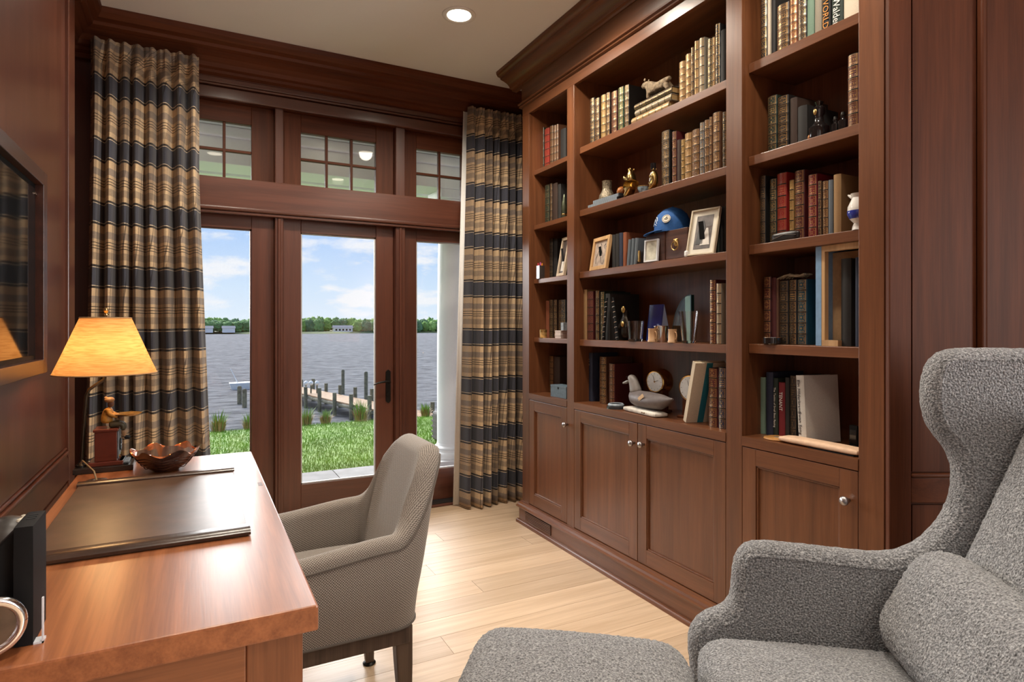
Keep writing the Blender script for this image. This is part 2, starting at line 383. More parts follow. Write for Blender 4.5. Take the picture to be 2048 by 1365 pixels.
# right wall behind bookcase, angled panelled wall, rest of room behind the camera
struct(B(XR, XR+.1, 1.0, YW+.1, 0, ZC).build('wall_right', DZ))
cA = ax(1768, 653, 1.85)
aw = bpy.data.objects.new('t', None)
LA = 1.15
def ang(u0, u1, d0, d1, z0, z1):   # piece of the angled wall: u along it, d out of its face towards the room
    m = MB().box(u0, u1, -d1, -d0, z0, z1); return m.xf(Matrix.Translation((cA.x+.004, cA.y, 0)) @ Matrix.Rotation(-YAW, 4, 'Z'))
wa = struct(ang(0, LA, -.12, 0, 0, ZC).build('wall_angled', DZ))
k = cA.dot(Vector((SY, CYW, 0)))/F
u = lambda px: (px-1768)*k
for a, b in ((0, u(1812)), (u(1960), u(2036)), (u(2170), u(2246)), (LA-.1, LA)): ang(a, b, 0, .022, 0, ZC).build('stile', DZ, wa, bevel=.003)
zr1, zr0 = H-(953-CY)*k, H-(1003-CY)*k
for a, b in ((u(1812), u(1960)), (u(2036), u(2170)), (u(2246), LA-.1)):
    ang(a, b, 0, .0215, zr0, zr1).build('rail', DX, wa, bevel=.003); ang(a, b, 0, .0215, 0, .14).build('rail', DX, wa, bevel=.003)
    ang(b-.016, b, 0, .026, zr1, ZC).build('bead', DZ, wa, bevel=.005)
    ang(a, b, 0, .026, zr1, zr1+.012).build('bead', DX, wa, bevel=.005)
    ang(a+.012, b-.02, 0, .008, zr1+.015, ZC).build('panel', DZ, wa); ang(a+.012, b-.02, 0, .008, .15, zr0-.01).build('panel', DZ, wa)
xe = cA.x+LA*CYW; ye = cA.y-LA*SY
struct(B(xe, xe+.1, -2.2, ye+.05, 0, ZC).build('wall_side', WZ))
struct(B(-.75, 3.0, -2.3, -2.2, 0, ZC).build('wall_back', WZ))
wb = struct(B(XL-.005, XL+.03, -2.05, -1.98, .58, 2.42).build('window_4', WZ))  # made-up frame around an added fill light, the wall has no opening
for a, b, c, d in ((-.62, -.55, .58, 2.42), (-1.98, -.62, .58, .65), (-1.98, -.62, 2.35, 2.42)): B(XL-.005, XL+.03, a, b, c, d).build('window_frame', WZ, wb)
# added fill light behind the camera, on the solid left wall
al = bpy.data.lights.new('added_fill_left', 'AREA'); al.shape = 'RECTANGLE'; al.size = 1.3; al.size_y = 1.7; al.energy = 5; al.color = (1, .97, .93)
ao = bpy.data.objects.new('added_fill_left', al); C.objects.link(ao); ao.location = (XL-.01, -1.3, 1.5); ao.rotation_euler = (math.pi/2, 0, -math.pi/2)
wb2 = struct(B(xe-.03, xe+.005, -2.2, -2.13, .58, 2.42).build('window_5', WZ))  # second invented frame, mounted on the closed side wall
for a, b, c, d in ((-.77, -.70, .58, 2.42), (-2.13, -.77, .58, .65), (-2.13, -.77, 2.35, 2.42)): B(xe-.03, xe+.005, a, b, c, d).build('window_frame', WZ, wb2)
al2 = bpy.data.lights.new('added_fill_right', 'AREA'); al2.shape = 'RECTANGLE'; al2.size = 1.36; al2.size_y = 1.7; al2.energy = 105; al2.color = (1, .98, .95)  # added fill lamp for the room, no daylight enters here
ao2 = bpy.data.objects.new('added_fill_right', al2); C.objects.link(ao2); ao2.location = (xe-.012, -1.45, 1.5); ao2.rotation_euler = (math.pi/2, 0, math.pi/2)
# recessed ceiling lights
LENS = emis('lamp_lens', (1, .88, .68), 6.)
cans = [(1.232, 2.974, 70, 'recessed ceiling light in the white ceiling near window crown'), (.2, 3.0, 60, 'recessed ceiling light above the left plaid curtain'), (1.42, 2.40, 52, 'recessed ceiling light above the wide middle bookcase bay'), (1.40, 1.22, 55, 'recessed ceiling light above the right bookcase bay'),
        (.15, 1.7, 45, 'recessed ceiling light over the desk'), (.3, .4, 60, 'recessed ceiling light near the camera by desk end'), (1.232, -.9, 60, 'recessed ceiling light behind the camera on right'), (.15, -.9, 60, 'recessed ceiling light behind the camera on left')]
rm = MB().lathe([(.062, 0), (.062, .004), (.08, .006), (.09, .0), (.088, -.004), (.07, -.006), (.062, 0)], 28).mesh('trim_ring'); rm.materials.append(WHITE)
rm.polygons.foreach_set('use_smooth', [True]*len(rm.polygons))
lm = MB().disc((0, 0, .0005), (0, 0, -1), .062, .004).mesh('lens'); lm.materials.append(LENS)
for x, y, pw_, lb in cans:
    t = thing('recessed_light', lb, 'ceiling light', (x, y, ZC-.001), group='recessed ceiling lights')
    link('trim_ring', rm, t); link('lens', lm, t)
    l = bpy.data.lights.new('downlight', 'SPOT'); l.energy = pw_; l.color = (1, .90, .76); l.spot_size = math.radians(156 if y > 1.1 and x != .15 else 104); l.spot_blend = .55; l.shadow_soft_size = .06
    lo = bpy.data.objects.new('downlight', l); C.objects.link(lo); lo.parent = t; lo.location = (0, 0, -.015)

# ---------------- bookcase ----------------
XF = 1.85; XS = 1.885; XB = 2.15
yq = lambda px, X=XF: ax(px, 653, X).y
zq = lambda px, py, X=XS: ax(px, py, X).z
yL0, yL1 = yq(1045), yq(1058); yD0, yD1 = yq(1134), yq(1148); yE0, yE1 = yq(1452), yq(1484); yR0, yR1 = yq(1717), yq(1768)
ZCT = .83; ZT = 2.588
bk = thing('bookcase', 'tall built-in mahogany bookcase with three bays and crown moulding', 'bookcase', (0, 0, 0))
for nm, a, b in (('stile', yL1, yL0), ('stile', yD1, yD0), ('stile', yE1, yE0), ('stile', yR1, yR0)):
    B(XF, XF+.02, a, b, .13, ZT).build(nm, WZ, bk, bevel=.0015)
for a, b in ((yL1, yL0), (yD1, yD0), (yE1, yE0), (yR1, yR0)):
    B(XF+.02, XB, a+.001, b-.001, .13, ZT+.03).build('partition', WZ, bk)
B(XB, XB+.02, yR1, yL0, .1, 2.66).build('back_panel', WZ, bk)
B(XF, XF+.02, yR1, yL0, ZT, 2.66).build('top_rail', WY, bk, bevel=.0015)
B(XF+.02, XB, yR1, yL0, ZT+.03, ZT+.05).build('top_board', WY, bk)
B(XF-.004, XB, yR1, yL0+.004, 2.672, 2.82).build('frieze', WY, bk)
bp = [(XF+.01, 2.645), (XF-.014, 2.65), (XF-.016, 2.656), (XF-.010, 2.66), (XF-.024, 2.664), (XF-.026, 2.672), (XF-.018, 2.678), (XF-.010, 2.682), (XF+.01, 2.684)]
MB().prism(bp, yR1-.0, yL0+.02, 'y').build('bead_moulding', WY, bk, True)
cpb = [(XF+.02, 2.79), (XF-.012, 2.792), (XF-.015, 2.803), (XF-.03, 2.806), (XF-.034, 2.82), (XF-.05, 2.835), (XF-.075, 2.847), (XF-.098, 2.854), (XF-.10, 2.864), (XF-.118, 2.868), (XF-.128, 2.882), (XF-.13, ZC-.0015), (XF+.02, ZC-.0015)]
MB().prism(cpb, yR1-.02, yL0+.12, 'y').build('crown_moulding', WY, bk, True)
B(XF-.02, XR-.01, yL0, yL0+.05, 2.80, ZC-.002).build('crown_return', WX, bk, bevel=.01)
# shelves (front edges measured from the photo)
def shelf(y0, y1, z, th, lab): o = B(XS, XB, y0+.0015, y1-.0015, z-th, z).build('shelf', WY, bk, bevel=.002); return z
lz = [shelf(yD0, yL1, zq(1100, p), .028, '') for p in (327.5, 442, 555, 677)]
cz = [shelf(yE0, yD1, zq(1160, p), .035, '') for p in (295.5, 421, 544.5, 679.7)]
rz_ = [shelf(yR0, yE1, zq(px, p), .036, '') for px, p in ((1717, 24), (1716, 247), (1716, 459), (1715, 695))]
ct = tag(B(XF-.002, XB, yR0+.001, yE1-.001, ZCT-.036, ZCT).build('counter_ledge', WY), 'mahogany counter ledge at the foot of the right bay', 'ledge', 'bookcase counter ledges'); 
tag(B(XF-.002, XB, yE0+.001, yD1-.001, ZCT-.036, ZCT).build('counter_ledge', WY), 'mahogany counter ledge at the foot of the wide middle bay', 'ledge', 'bookcase counter ledges')
tag(B(XF-.002, XB, yD0+.001, yL1-.001, ZCT-.036, ZCT).build('counter_ledge', WY), 'mahogany counter ledge at the foot of the narrow left bay', 'ledge', 'bookcase counter ledges')
# plinth with vent and shoe
B(XF-.02, XF+.02, yR1, yL0+.01, 0, .105).build('plinth', WY, bk, bevel=.002)
MB().prism([(XF-.02, .095), (XF-.036, .10), (XF-.038, .108), (XF-.026, .112), (XF-.022, .122), (XF-.006, .126), (XF-.004, .134), (XF+.02, .134), (XF+.02, .095)], yR1, yL0+.02, 'y').build('base_moulding', WY, bk, True)
MB().prism([(XF-.02, 0.001), (XF-.038, .001), (XF-.038, .012), (XF-.032, .02), (XF-.02, .022)], yR1, yL0+.02, 'y').build('shoe_moulding', WY, bk, True)
vy0, vy1 = yq(1108), yq(1057)
vg = B(XF-.0225, XF-.019, vy0, vy1, .03, .088).build('vent_grille', mat('vent_black', (.01, .007, .006), .7, noise=.1), bk)
for i in range(6): B(XF-.026, XF-.0225, vy0, vy1, .032+i*.0098, .037+i*.0098).build('slat', WY, vg)
# base cabinets
KN = MB().lathe([(0, 0), (.006, 0), (.006, .012), (.013, .018), (.0155, .026), (.012, .032), (0, .034)], 18).xf(Matrix.Rotation(-math.pi/2, 4, 'Y')).mesh('knob'); KN.materials.append(PEWTER)
KN.polygons.foreach_set('use_smooth', [True]*len(KN.polygons))
def cdoor(par, y0, y1, kx):
    z0, z1, s = .138, ZCT-.04, .062
    y0, y1 = y0+.002, y1-.002
    d = B(XF, XF+.02, y0, y0+s, z0, z1).build('door', WZ, par, bevel=.0015); B(XF, XF+.02, y1-s, y1, z0, z1).build('stile', WZ, d, bevel=.0015)
    B(XF, XF+.02, y0+s, y1-s, z0, z0+s+.01).build('bottom_rail', WY, d, bevel=.0015); B(XF, XF+.02, y0+s, y1-s, z1-s, z1).build('top_rail', WY, d, bevel=.0015)
    B(XF+.011, XF+.016, y0+s-.003, y1-s+.003, z0+s, z1-s+.003).build('panel', WZ, d)
    b = MB(); q = .007
    for a in ((y0+s, y0+s+q, z0+s, z1-s), (y1-s-q, y1-s, z0+s, z1-s), (y0+s, y1-s, z0+s+.01, z0+s+.01+q), (y0+s, y1-s, z1-s-q, z1-s)): b.box(XF+.004, XF+.013, *a)
    b.build('panel_bead', WZ, d, bevel=.002)
    p = ax(kx[0], kx[1], XF-.015); link('knob', KN, d, loc=(XF, p.y, p.z))
for lb, y0, y1, ds in (('narrow mahogany base cabinet with one door beside the plaid curtain', yD0, yL1, [((yD0, yL1), (1131, 850))]),
                       ('wide mahogany base cabinet with two doors in the middle', yE0, yD1, [((yq(1275), yD1), (1264, 887)), ((yE0, yq(1275)), (1283, 890))]),
                       ('mahogany base cabinet with one door behind the grey armchair', yR0, yE1, [((yR0, yE1), (1692, 1002))])):
    t = thing('base_cabinet', lb, 'cabinet', (0, 0, 0), group='bookcase base cabinets')
    MB().box(XF+.024, XB, y0+.003, y0+.018, .13, ZCT-.037).box(XF+.024, XB, y1-.018, y1-.003, .13, ZCT-.037).box(XF+.024, XB, y0+.018, y1-.018, .13, .145).build('body', WZ, t)
    for (a, b), kx in ds: cdoor(t, a, b, kx)

# ---------------- outdoors ----------------
def grass_mat():
    m, t, p = new_mat('lawn'); tc = N(t, 'ShaderNodeTexCoord')
    n = N(t, 'ShaderNodeTexNoise'); n.inputs['Scale'].default_value = 1.6; n.inputs['Detail'].default_value = 10; n.inputs['Roughness'].default_value = .75; t.links.new(tc.outputs['Object'], n.inputs[0])
    r = ramp(t, [(.3, (.12, .22, .018)), (.55, (.22, .37, .045)), (.75, (.32, .46, .085))]); t.links.new(n.outputs[0], r.inputs[0]); t.links.new(r.outputs[0], p.inputs['Base Color']); setp(p, Roughness=.8); return m
LAWN = grass_mat()
LE = 11.3
g = MB(); nx = 40; rows = [(5.62, -.09), (7.5, -.2), (9.5, -.36), (LE-.6, -.46), (LE, -.52), (LE+.7, -1.2), (LE+2.5, -3.2), (LE+4, -4.6)]
vs = []; 
for yy, zz in rows:
    for i in range(nx+1): vs.append((-14+i*34/nx, yy, zz))
fs = [(j*(nx+1)+i, j*(nx+1)+i+1, (j+1)*(nx+1)+i+1, (j+1)*(nx+1)+i) for j in range(len(rows)-1) for i in range(nx)]
lw = g.add(vs, fs).build('lawn', LAWN, None, True); lw['kind'] = 'structure'; lw['label'] = 'green lawn sloping down to the water'
def lz_at(yy):
    for (a, b), (c, d) in zip(rows, rows[1:]):
        if a <= yy <= c: return b+(d-b)*(yy-a)/(c-a)
    return rows[-1][1]
gb = MB()
for i in range(70000):
    yy = 5.66+(LE-5.66)*random.random()**1.1; xx = random.uniform(-.12, .62)*yy
    zz = lz_at(yy); a = random.uniform(0, 6.28); h = random.uniform(.02, .05); w = .0035
    gb.add([(xx-w*math.cos(a), yy-w*math.sin(a), zz-.005), (xx+w*math.cos(a), yy+w*math.sin(a), zz-.005), (xx+random.uniform(-.02, .02), yy+random.uniform(-.02, .02), zz+h)], [(0, 1, 2)])
me = bpy.data.meshes.new('grass_blades'); me.from_pydata(gb.v, [], gb.f); me.materials.append(LAWN)
go = link('grass_blades', me); go['kind'] = 'stuff'; tag(go, 'short mown grass blades covering the sloping lawn', 'grass')
def water_mat():
    m, t, p = new_mat('lake_water'); tc = N(t, 'ShaderNodeTexCoord'); mp = N(t, 'ShaderNodeMapping'); mp.inputs['Scale'].default_value = (1, 2.2, 1); mp.inputs['Rotation'].default_value = (0, 0, .35)
    t.links.new(tc.outputs['Object'], mp.inputs[0])
    n = N(t, 'ShaderNodeTexNoise'); n.inputs['Scale'].default_value = .55; n.inputs['Detail'].default_value = 9; n.inputs['Roughness'].default_value = .68; t.links.new(mp.outputs[0], n.inputs[0])
    b = N(t, 'ShaderNodeBump'); b.inputs['Strength'].default_value = 1.; b.inputs['Distance'].default_value = .8; t.links.new(n.outputs[0], b.inputs['Height']); t.links.new(b.outputs[0], p.inputs['Normal'])
    r = ramp(t, [(.35, (.16, .16, .162)), (.62, (.38, .378, .375))]); t.links.new(n.outputs[0], r.inputs[0]); t.links.new(r.outputs[0], p.inputs['Base Color'])
    setp(p, Roughness=.6, Specular_IOR_Level=.0); return m
ZW = -4.25
wt = MB().add([(-500, 13.5, ZW), (700, 13.5, ZW), (700, 520, ZW), (-500, 520, ZW)], [(0, 1, 2, 3)]).build('lake', water_mat()); wt['kind'] = 'structure'; wt['label'] = 'grey choppy lake water stretching to the far shore'
# patio: bluestone slabs on a base
pa = struct(B(-3, 5, YW+.17, 5.62, -.25, -.075).build('patio', mat('mortar', (.25, .25, .24), .9, noise=.1)), 'grey stone patio outside the glass doors')
for i in range(12):
    x = -2.9
    yy = YW+.18+i*.0
rowsP = [YW+.18, 4.62, 5.08, 5.61]
for j in range(3):
    x = -2.95+random.uniform(0, .3)
    while x < 4.9:
        w = random.choice((.45, .6, .9)); c = random.uniform(.13, .19)
        o = B(0, w-.008, 0, rowsP[j+1]-rowsP[j]-.008, 0, .03).build('paving_slab', mat('bluestone_%d' % random.randint(0, 3), (c, c*1.0, c*1.0), .75, noise=.25, nscale=6), pa, loc=(x, rowsP[j], -.078)); x += w
# porch roof: ceiling boards, header, column
pc = struct(B(-3, 5, YW+.16, 6.1, 2.78, 2.95).build('porch_ceiling', mat('porch_paint', (.60, .63, .58), .7, noise=.02)), 'pale painted porch ceiling seen through the transom windows')
B(-3, 5, 5.14, 5.46, 2.50, 2.78).build('header_beam', WHITE, pc, bevel=.004); B(-3, 5, 5.10, 5.14, 2.70, 2.78).build('header_moulding', WHITE, pc, bevel=.01)
B(-3, 5, 5.98, 6.1, 2.60, 2.78).build('fascia', WHITE, pc)
for x in (-.05, .95, 1.95):
    t = thing('porch_light', 'small recessed porch ceiling light outside the %s transom window' % ('left' if x < .5 else 'middle' if x < 1.5 else 'right'), 'ceiling light', (x, 4.85, 2.779), group='porch ceiling lights')
    link('trim_ring', rm, t); link('lens', lm, t)
pcol = az(908, 930, -.048)
cxx, cyy = 2.13, 5.32
cl = thing('porch_column', 'white round porch column with square plinth beside right curtain', 'column', (cxx, cyy, -.048))
B(-.19, .19, -.19, .19, 0, .075).build('plinth', WHITE, cl, bevel=.004)
MB().lathe([(.185, .075), (.195, .09), (.195, .115), (.18, .135), (.165, .14), (.16, .155), (.168, .165), (.168, .175), (.145, .19), (.14, .21)], 40).build('base_torus', WHITE, cl, True)
MB().lathe([(.138, .205), (.138, 1.0), (.128, 2.0), (.118, 2.36)], 40).build('shaft', WHITE, cl, True)
MB().lathe([(.12, 2.36), (.135, 2.37), (.135, 2.385), (.122, 2.39), (.122, 2.43), (.16, 2.46), (.16, 2.47)], 40).build('capital', WHITE, cl, True)
B(-.175, .175, -.175, .175, 2.47, 2.548).build('abacus', WHITE, cl, bevel=.004)
# wicker planter behind the column
wk = mat('dark_wicker', (.05, .045, .04), .7, noise=.5, nscale=90, bump=.6)
wl_ = thing('wicker_armchair', 'dark wicker outdoor seat with blue cushion behind the white column', 'outdoor seat', (2.97, 6.75, -.155))
ws = B(-.38, .38, -.38, .38, 0, .36).build('frame', wk, wl_, bevel=.03)
for i in range(5): B(-.385, .385, -.385, .385, .03+i*.065, .05+i*.065).build('woven_band', wk, ws)
MB().rcub((-.2, 0, .43), (.3, .7, .14), .07, 8).build('cushion', mat('navy_outdoor_fabric', (.03, .05, .09), .8, noise=.1), wl_, True)
# ornamental grass clumps on the bank
bl = [mat('reed_green', (.22, .33, .07), .7, noise=.3, nscale=5), mat('reed_straw', (.40, .24, .09), .7, noise=.3, nscale=5)]
for px, py, s, where in ((437, 862, 1., 'by the left curtain'), (498, 856, .85, 'left of the middle door'), (612, 848, .95, 'in front of the dock'), (651, 846, .8, 'under the dock posts'), (713, 836, 1.15, 'at the near end of the dock'), (842, 828, .8, 'right of the middle door'), (885, 826, .7, 'beside the white column')):
    p = az(px, py, -.49); p.y = min(p.y, LE-.05); p.z = lz_at(p.y)-.01
    t = thing('grass_clump', 'tufted ornamental grass on the bank %s' % where, 'grass clump', p, group='ornamental grasses on the bank')
    for q, nm in ((0, 'green_blades'), (1, 'straw_blades')):
        m = MB()
        for i in range(90 if q == 0 else 170):
            a = random.uniform(0, 6.28); L = (random.uniform(.18, .42) if q == 0 else random.uniform(.12, .27))*s; sp = random.uniform(.1, .8)*(.7 if q == 0 else 1.)
            d = Vector((math.cos(a), math.sin(a), 0)); b0 = d*random.uniform(0, .1)*s; n_ = Vector((-d.y, d.x, 0))*.006
            k1 = b0+d*L*sp*.35+Vector((0, 0, L*.65)); k2 = b0+d*L*sp*.85+Vector((0, 0, L*(1-.25*sp)))
            m.add([b0-n_, b0+n_, k1+n_, k1-n_, k2], [(0, 1, 2, 3), (3, 2, 4)])
        mm = bpy.data.meshes.new(nm); mm.from_pydata(m.v, [], m.f); mm.materials.append(bl[q]); link(nm, mm, t)
# dock
ZDK = -3.35
a0, a1 = az(598, 786, ZDK), az(760, 822, ZDK)
dv = (a1-a0).normalized(); dn = Vector((-dv.y, dv.x, 0))
if dn.y < 0: dn = -dn
a1 = a1+dv*14; a0 = a0-dv*10
dk = thing('dock', 'long wooden dock with pale deck and dark posts on lake', 'dock', (a0.x, a0.y, ZDK))
DECK = mat('orange_tan_deck_wood', (.36, .21, .10), .8, noise=.2, nscale=3)  # the boards' own orange tan
L = (a1-a0).length; nb = int(L/.6)
for i in range(nb):
    p = dv*(L*i/nb); q = dv*(L*(i+.95)/nb); w = dn*1.7
    MB().add([p, q, q+w, p+w, p-Vector((0,0,.08)), q-Vector((0,0,.08)), q+w-Vector((0,0,.08)), p+w-Vector((0,0,.08))], [(0,1,2,3),(4,7,6,5),(0,4,5,1),(1,5,6,2),(2,6,7,3),(3,7,4,0)]).build('deck_board', DECK, dk)
PILE = mat('weathered_pile', (.16, .15, .10), .9, noise=.4, nscale=4)
for off in (0, 1.7):
    MB().tube([dv*0+dn*off-Vector((0,0,.2)), dv*L+dn*off-Vector((0,0,.2))], .1, 6).build('stringer', PILE, dk)
k = 0
while k*2.3 < L:
    for off in (-.12, 1.82):
        h = random.uniform(.5, .8); p = dv*(k*2.3+(1.1 if off > 0 else 0))+dn*off
        MB().tube([p-Vector((0,0,1.4)), p+Vector((0,0,h))], .12, 8).build('pile', PILE, dk)
    k += 1
for px, py, h in ((686, 789, 1.9), (732, 808, 2.2)):
    p = az(px, py, ZW)
    tag(MB().tube([p-Vector((0,0,.3)), p+Vector((0,0,h))], .13, 8).lathe([(.13, h), (.09, h+.08), (0, h+.1)], 8, p).build('mooring_pile', PILE), 'tall mooring pile beyond the dock, %s of the two' % ('left' if px < 700 else 'right'), 'pile', 'tall mooring piles')
for px, py, lb in ((479, 809, 'mooring pile standing alone in the lake, left of the pair'), (489, 816, 'mooring pile standing alone in the lake, right of the pair')):
    p = az(px, py, ZW); tag(MB().tube([p-Vector((0,0,.3)), p+Vector((0,0,1.2))], .15, 8).lathe([(.15, 1.2), (.1, 1.28), (0, 1.3)], 8, p).build('mooring_pile', PILE), lb, 'pile', 'paired mooring piles')
bp_ = az(505, 800, ZW)
bt = thing('boat', 'small pale boat moored beyond the pair of piles', 'boat', (bp_.x, bp_.y+9, ZW))
MB().prism([(-1.2, .55), (-1.0, -.1), (1.3, -.1), (1.9, .6)], -.6, .6, 'y').build('hull', mat('boat_white', (.62, .64, .66), .4, noise=.05), bt, bevel=.05); MB().tube([(-.5, 0, .5), (-1.1, 0, 1.8)], .04, 6).build('mast', WHITE, bt)
for px in (612, 622, 634):
    p = az(px, 787, ZDK); p.z += .01; lt = thing('dock_lamp', 'small white globe lamp on the dock, %s of the three' % {612: 'leftmost', 622: 'middle', 634: 'rightmost'}[px], 'lamp', p, group='dock lamps')
    MB().tube([(0, 0, 0), (0, 0, .55)], .05, 6).build('post', PILE, lt); MB().ell((0, 0, .68), (.16, .16, .16), 10).build('globe', WHITE, lt, True)
# far shore
sh = MB(); pts = []
for i in range(61):
    x = -320+i*16; pts.append((x, 468+10*math.sin(i*.7)+6*math.sin(i*1.9)))
vs = [(x, yy, ZW+.02) for x, yy in pts]+[(x, yy+4, ZW+1.2) for x, yy in pts]+[(x, 620, ZW+4) for x, yy in pts]
n = len(pts); sh.add(vs, [(k*n+i, k*n+i+1, (k+1)*n+i+1, (k+1)*n+i) for k in range(2) for i in range(n-1)])
so_ = sh.build('far_shore', mat('far_bank', (.22, .24, .10), .9, noise=.3, nscale=.05)); so_['kind'] = 'structure'; so_['label'] = 'far shore of the lake under the trees'
tm = [mat('tree_leaf_%d' % i, c, .9, noise=.45, nscale=.5, bump=.6) for i, c in enumerate(((.20, .36, .08), (.14, .27, .09), (.27, .42, .11), (.12, .22, .10)))]
TRK = mat('bark', (.08, .06, .05), .9, noise=.3)
crowns = []
for s in range(5):
    bm = bmesh.new(); bmesh.ops.create_icosphere(bm, subdivisions=4, radius=1.)
    from mathutils import noise as mn
    for v in bm.verts:
        d = v.co.normalized(); q = mn.noise(d*2.2+Vector((s*7, 0, 0)))*.25+mn.noise(d*5+Vector((s*3, 5, 0)))*.28+mn.noise(d*11+Vector((s, 2, 0)))*.2
        v.co = d*(1+q)
    me = bpy.data.meshes.new('crown'); bm.to_mesh(me); bm.free(); me.polygons.foreach_set('use_smooth', [True]*len(me.polygons)); crowns.append(me)
tk = MB().tube([(0, 0, 0), (0, 0, 5)], .35, 6).mesh('trunk'); tk.materials.append(TRK)
cv = {}
for i in range(180):
    rowi = i % 3; x = -110+(i//3)*6.2+rowi*2.9+random.uniform(-.4, .4); yy = 482+rowi*10.5+random.uniform(-.8, .8); q = i*7 % 5; mm = random.choice((0, 0, 1, 2, 3)) if x > 40 else random.choice((1, 3, 1, 0))
    if 88 < x < 112 and rowi == 0: continue
    if (q, mm) not in cv: cv[(q, mm)] = crowns[q].copy(); cv[(q, mm)].materials.append(tm[mm])
    t = thing('tree', 'green leafy tree in the wooded line along the far shore', 'tree', (x, yy, ZW+1.1), random.uniform(0, 6), 'trees along the far shore')
    link('trunk', tk, t); c = link('crown', cv[(q, mm)], t, loc=(0, 0, 3.9+rowi*1.0)); r = random.uniform(3.2, 4.6); c.scale = (r*1.05, r*1.05, random.uniform(3.6, 5.6)*(.88 if x < 40 else 1.05))
hp = az(690, 664, ZW+1.4) ; hp = Vector((100, 476, ZW+1.2))
hs = thing('lake_house', 'white house with grey roof on the far shore', 'house', hp)
B(-7, 7, -3, 3, 0, 3).build('wall', WHITE, hs); MB().prism([(-3.6, 3), (3.6, 3), (0, 5)], -7.6, 7.6, 'x').build('roof', mat('grey_roof', (.3, .3, .31), .8, noise=.1), hs)
for i in range(5): B(-6+i*2.6, -4.6+i*2.6, -3.06, -3, .9, 2.2).build('window', BLACK, hs)
for i, x in enumerate((-48, -34, -20)):
    t = thing('lake_house', 'small pale house among trees on far shore, %s of three at left' % ('leftmost', 'middle', 'rightmost')[i], 'house', (x+40, 474, ZW+1.0), group='houses on the left far shore')
    B(-4, 4, -3, 3, 0, 3).build('wall', WHITE, t); MB().prism([(-3.4, 3), (3.4, 3), (0, 4.8)], -4.4, 4.4, 'x').build('roof', mat('grey_roof', (.3, .3, .31), .8), t)

# ---------------- curtains ----------------
def plaid():
    m, t, p = new_mat('plaid_wool'); uv = N(t, 'ShaderNodeUVMap'); sp = N(t, 'ShaderNodeSeparateXYZ'); t.links.new(uv.outputs[0], sp.inputs[0])
    tan, brn, nav, blk, crm, gry = (.60, .43, .255), (.36, .265, .175), (.05, .052, .072), (.028, .019, .016), (.74, .60, .42), (.31, .24, .185)
    def pat(o, per):
        f = math_n(t, 'FRACT', math_n(t, 'DIVIDE', o, per))
        st = [(0, nav), (.265, crm), (.275, blk), (.31, tan), (.39, brn), (.50, tan), (.555, blk), (.567, tan), (.60, blk), (.612, tan), (.645, blk), (.657, tan), (.71, gry), (.82, tan), (.94, blk), (.975, crm), (.985, nav)]
        r = ramp(t, st, 'CONSTANT'); t.links.new(f, r.inputs[0]); return r.outputs[0]
    v = pat(math_n(t, 'SUBTRACT', sp.outputs[1], .1275), .335)
    f2 = math_n(t, 'FRACT', math_n(t, 'DIVIDE', sp.outputs[0], .43))
    r2 = ramp(t, [(0, (.52, .50, .51)), (.30, (1, 1, 1)), (.37, (.34, .32, .32)), (.385, (1, 1, 1)), (.45, (.34, .32, .32)), (.465, (1, 1, 1)), (.60, (.72, .69, .68)), (.76, (1, 1, 1)), (.92, (.42, .4, .4)), (.94, (1, 1, 1)), (.97, (.52, .50, .51))], 'CONSTANT'); t.links.new(f2, r2.inputs[0])
    c = mixc(t, 1., v, r2.outputs[0], 'MULTIPLY')
    n = N(t, 'ShaderNodeTexNoise'); n.inputs['Scale'].default_value = 1.; n.inputs['Detail'].default_value = 2
    mp = N(t, 'ShaderNodeMapping'); mp.inputs['Scale'].default_value = (60, 900, 1); t.links.new(uv.outputs[0], mp.inputs[0]); t.links.new(mp.outputs[0], n.inputs[0])
    rn = ramp(t, [(.3, (.75, .75, .75)), (.7, (1.2, 1.2, 1.2))]); t.links.new(n.outputs[0], rn.inputs[0])
    c = mixc(t, 1., c, rn.outputs[0], 'MULTIPLY'); t.links.new(c, p.inputs['Base Color']); setp(p, Roughness=.9, Sheen_Weight=.2)
    b = N(t, 'ShaderNodeBump'); b.inputs['Strength'].default_value = .15; b.inputs['Distance'].default_value = .002; t.links.new(n.outputs[0], b.inputs['Height']); t.links.new(b.outputs[0], p.inputs['Normal'])
    return m
PLAID = plaid(); LIN = mat('white_lining', (.78, .77, .75), .9, noise=.03, nscale=80)
